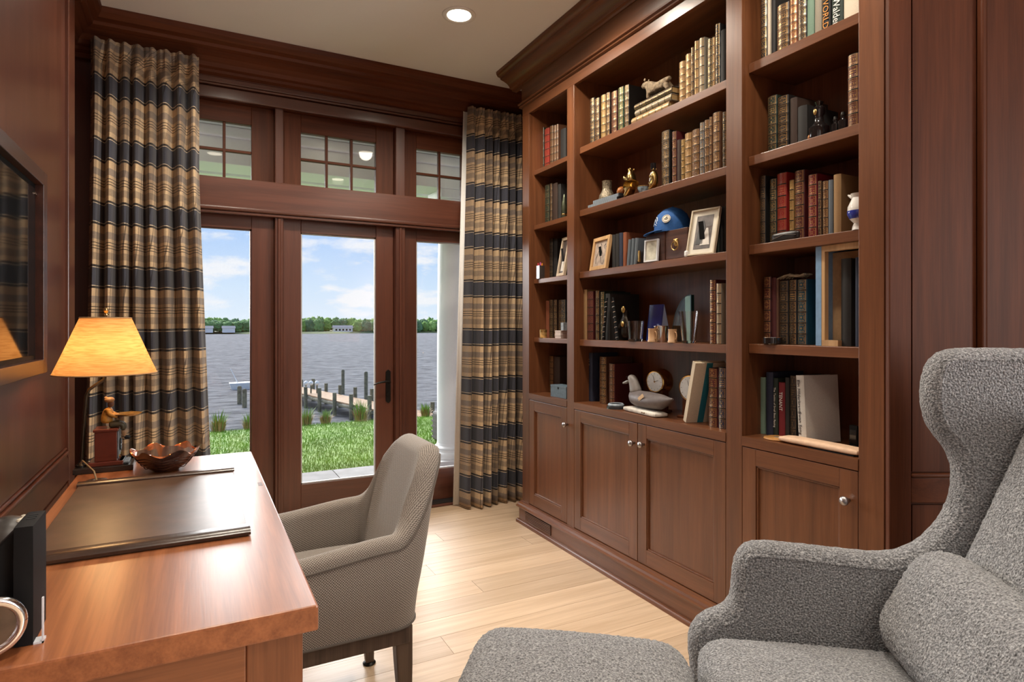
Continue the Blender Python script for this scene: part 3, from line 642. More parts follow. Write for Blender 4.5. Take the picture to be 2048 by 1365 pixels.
def curtain(name, label, x0, x1, xb0, xb1, y, ztop, folds, seed, amp=.045, zbot=.006):
    rnd = random.Random(seed); t = thing(name, label, 'curtain', ((x0+x1)/2, y, 0)); ox = (x0+x1)/2
    nu, nv = folds*14, 46; vs = []; uvs = []
    ph = [0]; 
    for k in range(folds*2): ph.append(ph[-1]+rnd.uniform(.7, 1.3))
    am = [rnd.uniform(.7, 1.25) for _ in ph]; dr = [rnd.uniform(-.25, .25) for _ in ph]
    tot = ph[-1]
    def prof(s, w):
        S = s*tot; k = 0
        while k < len(ph)-2 and ph[k+1] < S: k += 1
        f = (S-ph[k])/(ph[k+1]-ph[k]); e = .5-.5*math.cos(math.pi*f)
        A = am[k]*(1-e)+am[k+1]*e; sg = (1 if k % 2 else -1)
        return sg*(1-2*e)*A*-1, dr[k]*(1-e)+dr[k+1]*e
    for j in range(nv+1):
        w = j/nv; z = ztop+(zbot-ztop)*w
        a0, a1 = x0+(xb0-x0)*max(0, w-.15)/.85, x1+(xb1-x1)*max(0, w-.25)/.75
        U = 0; prev = None
        top = max(0, 1-w/.045)
        for i in range(nu+1):
            s = i/nu; o, d = prof(s, w)
            A = amp*(.62+.45*w)*(1-.45*top)
            yy = o*A + .012*math.sin(7*s+3*w)*w; xx = a0+(a1-a0)*s + d*.02*w*math.sin(3*w+s*5)
            if top > 0: yy = yy*.8+.008*math.sin(s*tot*math.pi*2)
            P = (xx-ox, yy, z); 
            if prev: U += math.hypot(xx-prev[0], yy-prev[1])
            prev = (xx, yy); vs.append(P); uvs.append((U*1.15, z+.012*math.sin(s*9+seed)*w*.3))
    me = bpy.data.meshes.new('cloth'); fs = [(j*(nu+1)+i, j*(nu+1)+i+1, (j+1)*(nu+1)+i+1, (j+1)*(nu+1)+i) for j in range(nv) for i in range(nu)]
    me.from_pydata(vs, [], fs); ul = me.uv_layers.new(name='UVMap')
    for lp in me.loops: ul.data[lp.index].uv = uvs[lp.vertex_index]
    me.materials.append(PLAID); o = link('cloth', me, t, True); md = o.modifiers.new('thick', 'SOLIDIFY'); md.thickness = .003
    return t, ox
tL = ay(180, 75, 3.83); tR = ay(398, 120, 3.83)
c1, ox = curtain('curtain', 'long plaid curtain panel at the left behind the desk lamp', tL.x, tR.x, ay(163, 900, 3.83).x, ay(414, 900, 3.83).x+.03, 3.83, 2.765, 8, 3, amp=.058)
MB().tube([(-.25, .05, 2.735), (.25, .05, 2.735)], .009, 8).build('rod', IRON, c1)
tL = ay(937, 222, 3.83); tR = ay(1043, 237, 3.83)
c2, ox = curtain('curtain', 'narrow plaid curtain panel at the right beside the bookcase', tL.x, tR.x+.02, ay(930, 1000, 3.83).x-.02, tR.x+.03, 3.83, 2.765, 7, 11, amp=.05)
MB().tube([(-.2, .05, 2.735), (.2, .05, 2.735)], .009, 8).build('rod', IRON, c2)
lx0, lx1 = tL.x-ox, tR.x-ox
m = MB(); nn = 30
vs = []
for j in range(2):
    for i in range(nn+1):
        s = i/nn; xx = lx0+(lx1-lx0)*s-((.085 if j else .008)*(1-s)); vs.append((xx, .075+.006*math.sin(s*40), .012 if j else 2.75))
m.add(vs, [(i, i+1, nn+1+i+1, nn+1+i) for i in range(nn)]); lo_ = m.build('lining', LIN, c2, True); md = lo_.modifiers.new('t', 'SOLIDIFY'); md.thickness = .004

# ---------------- desk ----------------
DZt = .76
dx0, dx1, dy0, dy1 = -.35, .19, 1.10, 2.575
dk = thing('desk', 'cherry writing desk along the left wall', 'desk', (0, 0, 0))
B(dx0, dx1, dy0, dy1, DZt-.045, DZt).build('top_board', DESKW, dk, bevel=.004)
B(dx1-.03, dx1-.006, dy0+.16, dy1-.1, DZt-.11, DZt-.045).build('apron', DESKW, dk, bevel=.002)
# near end panel with frame
ey0 = dy0+.03
B(dx0+.02, dx1-.03, ey0+.02, ey0+.03, .02, DZt-.045).build('end_panel', DESKZ, dk)
B(dx1-.115, dx1-.022, ey0, ey0+.05, .0, DZt-.045).build('end_stile', wood('cherry_z', 'z', (.17, .058, .022), (.29, .105, .04)), dk, bevel=.003)
B(dx0+.02, dx0+.1, ey0, ey0+.05, .0, DZt-.045).build('end_stile', MATS['cherry_z'], dk, bevel=.003)
B(dx0+.1, dx1-.115, ey0, ey0+.05, DZt-.125, DZt-.045).build('end_rail', DESKZ, dk, bevel=.003)
B(dx0+.1, dx1-.115, ey0, ey0+.05, .0, .1).build('end_rail', DESKZ, dk, bevel=.003)
MB().prism([(ey0+.02, DZt-.125), (ey0+.004, DZt-.125), (ey0+.01, DZt-.137), (ey0+.02, DZt-.14)], dx0+.1, dx1-.115, 'x').build('panel_bead', DESKZ, dk)
B(dx0+.02, dx1-.03, dy1-.06, dy1-.02, 0, DZt-.045).build('end_panel', DESKZ, dk, bevel=.003)
B(dx0+.01, dx0+.025, ey0+.05, dy1-.06, .2, DZt-.045).build('modesty_panel', DESKW, dk)
B(dx1-.034, dx1-.029, dy0+.165, dy0+.17, DZt-.1, DZt-.05).build('drawer_gap', BLACK, dk)
p = az(527, 968, DZt); B(dx1-.022, dx1-.010, p.y-.022, p.y+.022, DZt, DZt+.0004).build('inlay', mat('inlay_dark', (.10, .035, .015), .4, noise=.2), dk)
gp = az(193, 963, DZt)
MB().lathe([(0, 0), (.028, 0), (.03, .002), (.028, .004), (.012, .005), (.01, .003), (0, .003)], 24, (gp.x, gp.y, DZt)).build('cable_grommet', mat('grommet_brown', (.05, .03, .02), .4, noise=.1), dk, True)
# blotter
LEA = mat('brown_leather', (.075, .040, .025), .36, noise=.25, nscale=14, bump=.05)
LEB = mat('dark_brown_leather', (.045, .024, .016), .25, noise=.2, nscale=20, bump=.05)
b0, b1 = az(470, 940, DZt), az(492, 1073, DZt); bx0, bx1 = -.318, .108; by0, by1 = b1.y, b0.y
bl_ = thing('desk_blotter', 'dark brown leather desk pad with rolled side rails', 'desk pad', ((bx0+bx1)/2, (by0+by1)/2, DZt+.0004))
hx, hy = (bx1-bx0)/2, (by1-by0)/2
B(-hx, hx, -hy, hy, 0, .005).build('pad', LEA, bl_, bevel=.001)
def rail(y0, y1, h): MB().prism([(y0, .004), (y0, h*.6), (y0+.006, h*.9), ((y0+y1)/2, h), (y1-.004, h*.75), (y1, .004)], -hx-.004, hx+.004, 'x').build('side_rail', LEB, bl_, True)
rail(-hy-.006, -hy+.06, .016); rail(hy-.045, hy+.004, .014)
MB().box(-hx, hx, -hy+.062, -hy+.0635, .005, .0056).build('stitch_line', mat('stitch', (.09, .05, .03), .8, noise=.1), bl_)
# bowl
bp = az(332, 943, DZt); bwl = thing('copper_bowl', 'wavy rimmed copper bowl with dark ribbed outside on desk', 'bowl', (bp.x, bp.y+.02, DZt+.0004))
COP = mat('copper_glaze', (.55, .17, .06), .15, metal=.75, noise=.25, nscale=25); DGL = mat('dark_ribbed_glaze', (.05, .018, .012), .2, noise=.6, nscale=30, coat=.5)
def wv(a, t): return (.006*math.cos(6*a)*t*t, .011*math.cos(6*a+.6)*t**3)
MB().lathe([(0, 0), (.035, 0), (.05, .008), (.068, .022), (.082, .04), (.093, .056), (.100, .068)], 96, wob=wv).build('outer_shell', DGL, bwl, True)
MB().lathe([(0, .006), (.045, .012), (.063, .026), (.078, .044), (.089, .059), (.0965, .0695), (.100, .0685)], 96, wob=wv).build('inner_shell', COP, bwl, True)
rb = MB()
for z, r in ((.018, .0645), (.029, .0745), (.040, .0825), (.050, .0895)):
    rb.tube([((r+.006*math.cos(6*a)*.2+.0005)*math.cos(a), (r+.006*math.cos(6*a)*.2)*math.sin(a), z+.011*math.cos(6*a+.6)*.35) for a in [2*math.pi*i/72 for i in range(73)]], .0016, 6)
rbo = rb.build('ribs', DGL, bwl, True); rbo['kind'] = 'stuff'
# lamp with seated figure on a red cabinet
lp = az(212, 938, DZt); S = lp.xy.dot(Vector((SY, CYW)))/F
LX, LY = lp.x, lp.y
lamp = thing('table_lamp', 'lit table lamp with tan cone shade and seated figurine base', 'lamp', (LX, LY, DZt+.0004))
RED = mat('oxblood_lacquer', (.12, .022, .012), .3, noise=.15, nscale=20, coat=.4); SLT = mat('slate_blue_paint', (.16, .19, .22), .5, noise=.35, nscale=60)
B(-.085, .085, -.065, .055, 0, .018).build('base_plinth', mat('dark_base', (.02, .014, .012), .3, noise=.2, coat=.4), lamp, bevel=.002)
B(-.045, .055, -.05, .045, .018, .032).build('base_step', RED, lamp, bevel=.002)
cab = B(-.028, .036, -.042, .038, .032, .132).build('cabinet', RED, lamp, bevel=.002)
B(-.032, .040, -.046, .042, .132, .141).build('cabinet_top', RED, cab, bevel=.002)
B(.036, .041, -.036, .032, .036, .13).build('face_plate', SLT, cab, bevel=.002)
MB().disc((.04, -.004, .082), (1, 0, 0), .021, .004).build('dial_ring', IRON, cab)
for a in range(4):
    c, s = math.cos(a*math.pi/4)*.019, math.sin(a*math.pi/4)*.019
    MB().tube([(.045, -.004-c, .082-s), (.045, -.004+c, .082+s)], .0016, 5).build('dial_spoke', SLT, cab)
for q in (-.026, .02): MB().disc((.041, q, .045), (1, 0, 0), .005, .004, 10).build('stud', BRASS, cab)
for i, z in enumerate((.02, .026)): B(.041, .07 if i == 0 else .055, -.045, .04, z, z+.006).build('front_step', SLT, lamp, bevel=.001)
# figurine sitting, facing +x with a tray
fg0 = (.008, 0, .142)
JK = mat('ochre_coat_paint', (.42, .20, .03), .5, noise=.4, nscale=60); SKN = mat('brown_face_paint', (.10, .045, .025), .45, noise=.3, nscale=60); TRO = mat('olive_breeches_paint', (.06, .05, .025), .5, noise=.3, nscale=60); STK = mat('tan_stocking_paint', (.26, .15, .07), .5, noise=.3, nscale=60)
def fv(x, y, z): return (fg0[0]+x, fg0[1]+y, fg0[2]+z)
skin('figurine_coat', [fv(-.006, 0, .012), fv(-.006, 0, .03), fv(-.002, 0, .052), fv(0, 0, .066), fv(0, .016, .062), fv(.006, .022, .045), fv(.028, .014, .036), fv(0, -.016, .062), fv(.006, -.022, .045), fv(.028, -.014, .036)],
     [(0, 1), (1, 2), (2, 3), (3, 4), (4, 5), (5, 6), (3, 7), (7, 8), (8, 9)], [(.02, .022), .019, .018, .009, .009, .0085, .007, .009, .0085, .007], JK, lamp)
skin('figurine_head', [fv(.001, 0, .066), fv(.004, 0, .078), fv(.005, 0, .092), fv(.016, 0, .085)], [(0, 1), (1, 2), (1, 3)], [.007, .011, .009, .006], SKN, lamp)
MB().ell(fv(.002, 0, .094), (.0155, .015, .010)).ell(fv(-.008, 0, .101), (.006, .006, .005)).build('figurine_cap', STK, lamp, True)
for s in (-1, 1):
    lg = skin('figurine_leg', [fv(0, .010*s, .008), fv(.028, .011*s, .012), fv(.042, .011*s, .008), fv(.044, .011*s, -.012)], [(0, 1), (1, 2), (2, 3)], [.012, .0105, .0105, .009], TRO, lamp)
    skin('stocking', [fv(.044, .011*s, -.010), fv(.046, .011*s, -.034)], [(0, 1)], [.008, .006], STK, lg, 1)
    skin('shoe', [fv(.045, .011*s, -.037), fv(.064, .011*s, -.041)], [(0, 1)], [.0065, .005], BLACK, lg, 1)
    MB().ell(fv(.034, .013*s, .034), (.007, .006, .006), 10).build('hand', SKN, lamp, True)
MB().lathe([(0, .0), (.03, .001), (.042, .007), (.043, .009), (.03, .004), (0, .003)], 30, fv(.056, 0, .036)).build('tray', GOLD, lamp, True)
# pole, shade
px_ = -.068
MB().tube([(px_, -.02, .018), (px_+.006, -.02, .14), (px_+.014, -.018, .255), (px_+.022, -.014, .275), (px_+.04, -.008, .290), (-.006, 0, .305), (0, 0, .325), (0, 0, .52)], .0055, 10).build('pole', mat('dark_bronze', (.06, .045, .03), .3, metal=.9, noise=.2), lamp, True)
MB().lathe([(0, 0), (.016, 0), (.016, .006), (.008, .012), (.006, .02), (0, .02)], 16, (px_, -.02, .018)).build('pole_foot', IRON, lamp, True)
MB().lathe([(0, .528), (.009, .528), (.009, .532), (.004, .535), (.007, .541), (.0085, .546), (.006, .552), (0, .553)], 16).build('finial', BRASS, lamp, True)
def shade_mat():
    m, t, p = new_mat('tan_linen_shade'); tc = N(t, 'ShaderNodeTexCoord'); mp = N(t, 'ShaderNodeMapping'); mp.inputs['Scale'].default_value = (22, 22, 240); t.links.new(tc.outputs['Object'], mp.inputs[0])
    mp.inputs['Rotation'].default_value = (.35, 0, 0)
    n = N(t, 'ShaderNodeTexNoise'); n.inputs['Scale'].default_value = 1; n.inputs['Detail'].default_value = 4; t.links.new(mp.outputs[0], n.inputs[0])
    r = ramp(t, [(.3, (.50, .27, .10)), (.6, (.66, .40, .18))]); t.links.new(n.outputs[0], r.inputs[0])
    d = N(t, 'ShaderNodeBsdfDiffuse'); tr_ = N(t, 'ShaderNodeBsdfTranslucent'); t.links.new(r.outputs[0], d.inputs[0]); t.links.new(r.outputs[0], tr_.inputs[0])
    mx = N(t, 'ShaderNodeMixShader'); mx.inputs[0].default_value = .55; t.links.new(d.outputs[0], mx.inputs[1]); t.links.new(tr_.outputs[0], mx.inputs[2])
    t.nodes.remove(p); t.links.new(mx.outputs[0], t.nodes['Material Output'].inputs[0]); return m
z0s, z1s = .328, .518
m = MB(); seg = 56; vs = []
for r, z in ((.173, z0s), (.129, z0s+.0633*1.0), (.0845, z1s)): pass
sd = MB(); rows_ = [(.152, z0s), (.126, z0s+.062), (.1005, z0s+.126), (.075, z1s)]
vs = [(r*math.cos(2*math.pi*i/seg), r*math.sin(2*math.pi*i/seg), z) for r, z in rows_ for i in range(seg)]
sd.add(vs, [(j*seg+i, j*seg+(i+1) % seg, (j+1)*seg+(i+1) % seg, (j+1)*seg+i) for j in range(3) for i in range(seg)])
so2 = sd.build('shade', shade_mat(), lamp, True)
for r, z in ((.152, z0s), (.075, z1s)): MB().tube([(r*math.cos(2*math.pi*i/56), r*math.sin(2*math.pi*i/56), z) for i in range(57)], .0022, 6).build('shade_trim', mat('shade_trim_tape', (.40, .24, .11), .8, noise=.1), so2, True)
for a in range(3): MB().tube([(0, 0, z1s-.004), (.074*math.cos(a*2.1), .074*math.sin(a*2.1), z1s-.004)], .0015, 5).build('spider_wire', BRASS, so2)
MB().ell((0, 0, .44), (.028, .028, .038), 14).build('bulb', emis('bulb_glow', (1, .72, .38), 3.), lamp, True)
pl = bpy.data.lights.new('lamp_bulb', 'POINT'); pl.energy = 2.6; pl.color = (1, .62, .28); pl.shadow_soft_size = .045
po = bpy.data.objects.new('lamp_bulb', pl); C.objects.link(po); po.parent = lamp; po.location = (0, 0, .38)
MB().tube([Vector((gp.x-LX, gp.y-LY, .003)), Vector((gp.x-LX-.008, gp.y-LY+.01, .03)), Vector((px_+.01, -.06, .045)), Vector((px_, -.045, .03)), Vector((px_, -.028, .022))], .0025, 6).build('cord', mat('clear_gold_cord', (.3, .2, .1), .4, noise=.1), lamp, True)
# black slotted device, near end of the desk
fr = thing('desk_device', 'black slotted wedge shaped device standing at near end of desk', 'device', (-.235, 1.165, DZt))
MB().rcub((0, .045, .092), (.026, .092, .184), .003, 4).build('upright_slab', BLACK, fr, True)
MB().prism([(-.012, .178), (-.012, .002), (-.13, .002), (-.13, .05)], .012, .085, 'y').build('sloping_support', BLACK, fr, bevel=.003)
sl_ = mat('vent_slot', (.004, .004, .004), .8, noise=.1)
for i in range(3): B(-.005, .007, .040+i*.011, .044+i*.011, .1836, .1846).build('vent_slot', sl_, fr)
B(.0225, .0245, .0, .006, 0, .07).build('acrylic_edge', mat('acrylic', (.6, .62, .66), .1, noise=.02), fr); B(.012, .0245, .0, .02, 0, .003).build('acrylic_foot', MATS['acrylic'], fr)
# small silver round clock nearest the camera
ckp = Vector((-.267, 1.128, DZt))
ck = thing('desk_clock', 'small round silver framed desk clock at the near left corner', 'clock', ckp, math.radians(20))
MB().tube([(.037*math.cos(a), 0, .052+.037*math.sin(a)) for a in [2*math.pi*i/40 for i in range(41)]], .008, 10).build('rim', CHROME, ck, True)
MB().disc((0, .004, .052), (0, -1, 0), .035, .008).build('face', mat('amber_glass_face', (.05, .025, .015), .12, noise=.6, nscale=30, coat=.5), ck)
MB().tube([(0, .0, .02), (0, .04, .003)], .004, 6).build('easel_leg', CHROME, ck)
# dark ball on a brass ring stand
bq = Vector((-.305, 1.40, DZt))
ba = thing('ball_ornament', 'dark round ornament with pale scaled patch in brass ring stand', 'ornament', bq)
MB().lathe([(.03, 0), (.034, .004), (.012, .012), (.008, .03), (.014, .044), (.04, .052), (.043, .058), (.039, .06), (.012, .05), (0, .048)], 28).build('stand', BRASS, ba, True)
MB().ell((0, 0, .098), (.046, .046, .046), 28).build('ball', mat('dark_shell', (.035, .028, .024), .4, noise=.5, nscale=30), ba, True)
vm = MB()
for i in range(5):
    for j in range(4):
        a = -.6+i*.28; e = .35+j*.22; d = Vector((math.cos(e)*math.cos(a), math.cos(e)*math.sin(a), math.sin(e)))
        vm.ell(d*.0455+Vector((0, 0, .098)), (.006, .006, .005), 8)
vo = vm.build('pale_scales', mat('pale_scale', (.5, .45, .36), .5, noise=.2), ba, True); vo['kind'] = 'stuff'

# ---------------- wall television ----------------
t1 = ax(95, 350, XL+.045); t0 = ax(95, 745, XL+.045)
ty1, tz1_, tz0_ = t1.y, t1.z, t0.z; ty0 = ty1-1.22
tv = thing('wall_television', 'wall mounted television with black screen in dark wooden frame', 'television', (XL, (ty0+ty1)/2, (tz0_+tz1_)/2))
hw, hh = (ty1-ty0)/2, (tz1_-tz0_)/2
wood_tv = wood('espresso_wood', 'y', (.03, .010, .007), (.055, .018, .011), r=.35)
for a in ((-hw, -hw+.05, -hh, hh), (hw-.05, hw, -hh, hh), (-hw+.05, hw-.05, -hh, -hh+.045), (-hw+.05, hw-.05, hh-.045, hh)): B(0, .045, *a).build('wood_frame', wood_tv, tv, bevel=.002)
B(0, .022, -hw+.05, hw-.05, -hh+.045, hh-.045).build('housing', BLACK, tv)
B(.022, .024, -hw+.065, hw-.065, -hh+.06, hh-.06).build('screen', mat('screen_glass', (.006, .007, .008), .06, noise=.02), tv)
for i in range(2): MB().disc((.024, hw-.06+.014*i-.01, hh-.075), (1, 0, 0), .005, .004, 12).build('screw', CHROME, tv)

# ---------------- desk chair ----------------
def tweed():
    m, t, p = new_mat('tweed_weave'); uv = N(t, 'ShaderNodeUVMap')
    ck_ = N(t, 'ShaderNodeTexChecker'); ck_.inputs['Scale'].default_value = 260; t.links.new(uv.outputs[0], ck_.inputs[0])
    n = N(t, 'ShaderNodeTexNoise'); n.inputs['Scale'].default_value = 420; t.links.new(uv.outputs[0], n.inputs[0])
    r = ramp(t, [(.3, (.075, .06, .05)), (.5, (.23, .195, .16)), (.7, (.44, .39, .34))])
    f = math_n(t, 'ADD', math_n(t, 'MULTIPLY', ck_.outputs['Fac'], .3), math_n(t, 'MULTIPLY', n.outputs[0], .7)); t.links.new(f, r.inputs[0]); t.links.new(r.outputs[0], p.inputs['Base Color']); setp(p, Roughness=.9, Sheen_Weight=.3)
    b = N(t, 'ShaderNodeBump'); b.inputs['Strength'].default_value = .5; b.inputs['Distance'].default_value = .003; t.links.new(f, b.inputs['Height']); t.links.new(b.outputs[0], p.inputs['Normal']); return m
TW = tweed()
chy = 2.015; chx = .40
ch = thing('desk_chair', 'grey beige tweed upholstered armchair with walnut legs at desk', 'chair', (chx, chy, 0))
# plan path of the outer shell (local): far arm front -> back -> near arm front
hwc, xb, rc = .265, .205, .09
path = []
xf_ = -.20
for i in range(14): path.append((xf_+(xb-rc-xf_)*i/13, hwc, 0, 1))
for i in range(1, 13):
    a = math.pi/2*(1-i/12); path.append((xb-rc+rc*math.cos(a), hwc-rc+rc*math.sin(a), math.cos(a), math.sin(a)))
for i in range(1, 12): path.append((xb, (hwc-rc)*(1-2*i/12), 1, 0))
for i in range(0, 12):
    a = -math.pi/2*i/12; path.append((xb-rc+rc*math.cos(a), -hwc+rc+rc*math.sin(a), math.cos(a), math.sin(a)))
for i in range(14): path.append((xb-rc-(xb-rc-xf_)*i/13, -hwc, 0, -1))
dist = [0]
for p, q in zip(path, path[1:]): dist.append(dist[-1]+math.hypot(q[0]-p[0], q[1]-p[1]))
TL = dist[-1]
def sm(t): t = max(0, min(1, t)); return t*t*(3-2*t)
zb, th = .345, .062
vs = []; uvs = []; nsec = 0
for (x, y, nx_, ny_), s in zip(path, dist):
    d = min(s, TL-s)          # distance from arm front
    h = .592+.03*sm(d/.34)+(.86-.622)*sm((d-.32)/.20)**1.15
    lean = .27*sm((d-.30)/.22)
    sec = []
    tk_ = th*(1+.25*sm((d-.3)/.2))
    def P(o, z): return (x+nx_*(o)+lean*max(0, z-.42)*1.0, y+ny_*o, z)
    bow = .012
    for k in range(9):
        w = k/8; z = zb+(h-.03-zb)*w; sec.append(P(bow*math.sin(math.pi*w), z))
    for k in range(1, 8):
        a = math.pi*k/8; sec.append(P(-tk_/2+tk_/2*math.cos(a), h-.03+.03*math.sin(a)))
    for k in range(9):
        w = k/8; z = h-.03+(.40-h+.03)*w; sec.append(P(-tk_-bow*.8*math.sin(math.pi*w), z))
    nsec = len(sec); acc = 0; pv = None
    for q in sec:
        if pv: acc += (Vector(q)-Vector(pv)).length
        pv = q; vs.append(q); uvs.append((s, acc))
n = len(path)
fs = [(i*nsec+k, (i+1)*nsec+k, (i+1)*nsec+k+1, i*nsec+k+1) for i in range(n-1) for k in range(nsec-1)]
fs += [tuple(range(nsec)), tuple((n-1)*nsec+k for k in range(nsec))[::-1]]
me = bpy.data.meshes.new('shell'); me.from_pydata(vs, [], fs); ul = me.uv_layers.new(name='UVMap')
for lp_ in me.loops: ul.data[lp_.index].uv = uvs[lp_.vertex_index]
me.materials.append(TW)
bm = bmesh.new(); bm.from_mesh(me); bmesh.ops.recalc_face_normals(bm, faces=bm.faces); bm.to_mesh(me); bm.free()
link('shell', me, ch, True)
# welt seam under the arm top, outside
sm_pts = []
for (x, y, nx_, ny_), s in zip(path, dist):
    d = min(s, TL-s); h = .592+.03*sm(d/.34)+(.86-.622)*sm((d-.32)/.20)**1.15; lean = .27*sm((d-.30)/.22); z = h-.036
    sm_pts.append((x+nx_*.004+lean*max(0, z-.42), y+ny_*.004, z))
MB().tube(sm_pts, .0035, 6).build('piping', TW, ch, True)
MB().tube([(x+nx_*.002, y+ny_*.002, zb+.004) for x, y, nx_, ny_ in path], .0035, 6).build('piping', TW, ch, True)
me = MB().rcub((-.02, 0, .42), (.40, .41, .10), .035, 12, bulge=.02).mesh('seat'); ul = me.uv_layers.new(name='UVMap')
for lp_ in me.loops: v = me.vertices[lp_.vertex_index].co; ul.data[lp_.index].uv = (v.x+v.z, v.y)
me.materials.append(TW); link('seat', me, ch, True)
B(-.19, xb-.03, -hwc+.035, hwc-.035, .335, .372).build('seat_base', TW, ch)
B(-.18, .17, -hwc+.012, -hwc+.04, .295, .345).build('seat_rail', WALN, ch, bevel=.003); B(-.18, .17, hwc-.04, hwc-.012, .295, .345).build('seat_rail', WALN, ch, bevel=.003)
B(.155, .18, -hwc+.07, hwc-.07, .295, .345).build('seat_rail', WALN, ch, bevel=.003); B(-.19, -.165, -hwc+.04, hwc-.04, .295, .345).build('seat_rail', WALN, ch, bevel=.003)
for sx, sy in ((1, 1), (1, -1), (-1, 1), (-1, -1)):
    x, y = (.155 if sx > 0 else -.17), sy*(hwc-.045)
    vs = []
    for z, w, ox_ in ((.345, .027, 0), (.22, .024, .004*sx), (.008, .015, .012*sx)):
        vs += [(x+ox_-w, y-w, z), (x+ox_+w, y-w, z), (x+ox_+w, y+w, z), (x+ox_-w, y+w, z)]
    lg = MB().add(vs, [(0, 1, 2, 3), (11, 10, 9, 8)]+[(4*j+i, 4*j+(i+1) % 4, 4*j+4+(i+1) % 4, 4*j+4+i) for j in (0, 1) for i in range(4)]).build('leg', WALN, ch, bevel=.005)
    MB().lathe([(0, 0), (.022, 0), (.024, .004), (.018, .01), (.008, .012), (0, .012)], 18, (x+.012*sx, y, 0)).build('glide', IRON, lg, True)

# ---------------- wing chair and ottoman ----------------
def boucle():
    m, t, p = new_mat('grey_boucle'); tc = N(t, 'ShaderNodeTexCoord')
    n = N(t, 'ShaderNodeTexNoise'); n.inputs['Scale'].default_value = 210; n.inputs['Detail'].default_value = 3; t.links.new(tc.outputs['Object'], n.inputs[0])
    v = N(t, 'ShaderNodeTexVoronoi'); v.inputs['Scale'].default_value = 190; t.links.new(tc.outputs['Object'], v.inputs['Vector'])
    r = ramp(t, [(.32, (.064, .066, .070)), (.5, (.21, .213, .222)), (.68, (.45, .455, .465))]); t.links.new(n.outputs[0], r.inputs[0]); t.links.new(r.outputs[0], p.inputs['Base Color']); setp(p, Roughness=.95, Sheen_Weight=.35, Sheen_Roughness=.5)
    f = math_n(t, 'SUBTRACT', n.outputs[0], math_n(t, 'MULTIPLY', v.outputs['Distance'], .7))
    b = N(t, 'ShaderNodeBump'); b.inputs['Strength'].default_value = .9; b.inputs['Distance'].default_value = .006; t.links.new(f, b.inputs['Height']); t.links.new(b.outputs[0], p.inputs['Normal']); return m
BO = boucle()
tex = bpy.data.textures.new('pile', 'CLOUDS'); tex.noise_scale = .006; tex.noise_depth = 1
def fuzz(o, sub, st=.007):
    if sub:
        s = o.modifiers.new('sub', 'SUBSURF'); s.subdivision_type = 'SIMPLE'; s.levels = s.render_levels = sub
    d = o.modifiers.new('pile', 'DISPLACE'); d.texture = tex; d.strength = st; d.mid_level = .5; d.texture_coords = 'LOCAL'
WR = -YAW-math.radians(10)
lX = Vector((math.cos(WR), math.sin(WR), 0)); lY = Vector((-math.sin(WR), math.cos(WR), 0))
P0 = ad(1480, 1100, 1.66); P0.z = 0
wc = thing('wing_armchair', 'grey boucle wingback armchair at the right foreground', 'armchair', P0, WR)
def wl2(px, py, off=0): # pixel on the inner arm plane (moved off towards the camera) -> local x, z
    q = apl(px, py, P0-lY*off, lY); return ((q-P0).dot(lX), q.z)
outline_px = [(1378, 1300), (1380, 1268), (1392, 1246), (1415, 1234), (1440, 1230), (1458, 1226), (1466, 1208), (1469, 1170), (1470, 1130), (1478, 1106), (1496, 1094), (1530, 1092), (1620, 1101), (1720, 1113), (1780, 1118), (1826, 1110), (1866, 1086), (1900, 1046), (1920, 1002), (1926, 960), (1920, 922), (1903, 896), (1880, 872), (1863, 842), (1857, 800), (1860, 756), (1872, 718), (1892, 702), (1930, 697), (2010, 697), (2100, 699), (2160, 712)]
ol = [wl2(*p) for p in outline_px]
zt = ol[-1][1]; xbk = ol[-1][0]+.06
ol += [(xbk, zt-.06), (xbk+.02, .9), (xbk-.02, .5), (xbk-.06, .14), (ol[0][0]+.02, .14)]
def soft_panel(outline, y0, y1, name, par):
    # rounded slab: several inset rings towards both faces
    pts = [Vector((a, b)) for a, b in outline]; dense = []
    n = len(pts)
    for i in range(n):
        a, b = pts[i], pts[(i+1) % n]; k = max(1, int((b-a).length/.02))
        for j in range(k): dense.append(a+(b-a)*j/k)
    for it in range(2): dense = [(dense[i-1]+dense[i]*2+dense[(i+1) % len(dense)])/4 for i in range(len(dense))]
    n = len(dense); nor = []
    area = sum(dense[i].x*dense[(i+1) % n].y-dense[(i+1) % n].x*dense[i].y for i in range(n))
    for i in range(n):
        t = (dense[(i+1) % n]-dense[i-1]).normalized(); nor.append(Vector((t.y, -t.x))*(1 if area > 0 else -1))
    r = (y1-y0)/2; rings = []
    for k in range(13):
        a = -math.pi/2+math.pi*k/12; ins = min(r, .035)*(1-math.cos(a)); yy = (y0+y1)/2+math.sin(a)*r
        rings.append([(dense[i].x-nor[i].x*ins, yy, dense[i].y-nor[i].y*ins) for i in range(n)])
    vs = [v for rg in rings for v in rg]
    fs = [(k*n+i, k*n+(i+1) % n, (k+1)*n+(i+1) % n, (k+1)*n+i) for k in range(12) for i in range(n)]
    fs += [tuple(range(n))[::-1], tuple(12*n+i for i in range(n))]
    me = bpy.data.meshes.new(name); me.from_pydata(vs, [], fs)
    bm = bmesh.new(); bm.from_mesh(me); bmesh.ops.recalc_face_normals(bm, faces=bm.faces)
    bmesh.ops.triangulate(bm, faces=[f for f in bm.faces if len(f.verts) > 4])
    bm.to_mesh(me); bm.free(); me.materials.append(BO)
    return link(name, me, par, True)
WT = .085
sp1 = soft_panel(ol, 0, WT, 'wing_side', wc); WID = .78
sp2 = soft_panel(ol, -WID-WT, -WID, 'wing_side', wc)
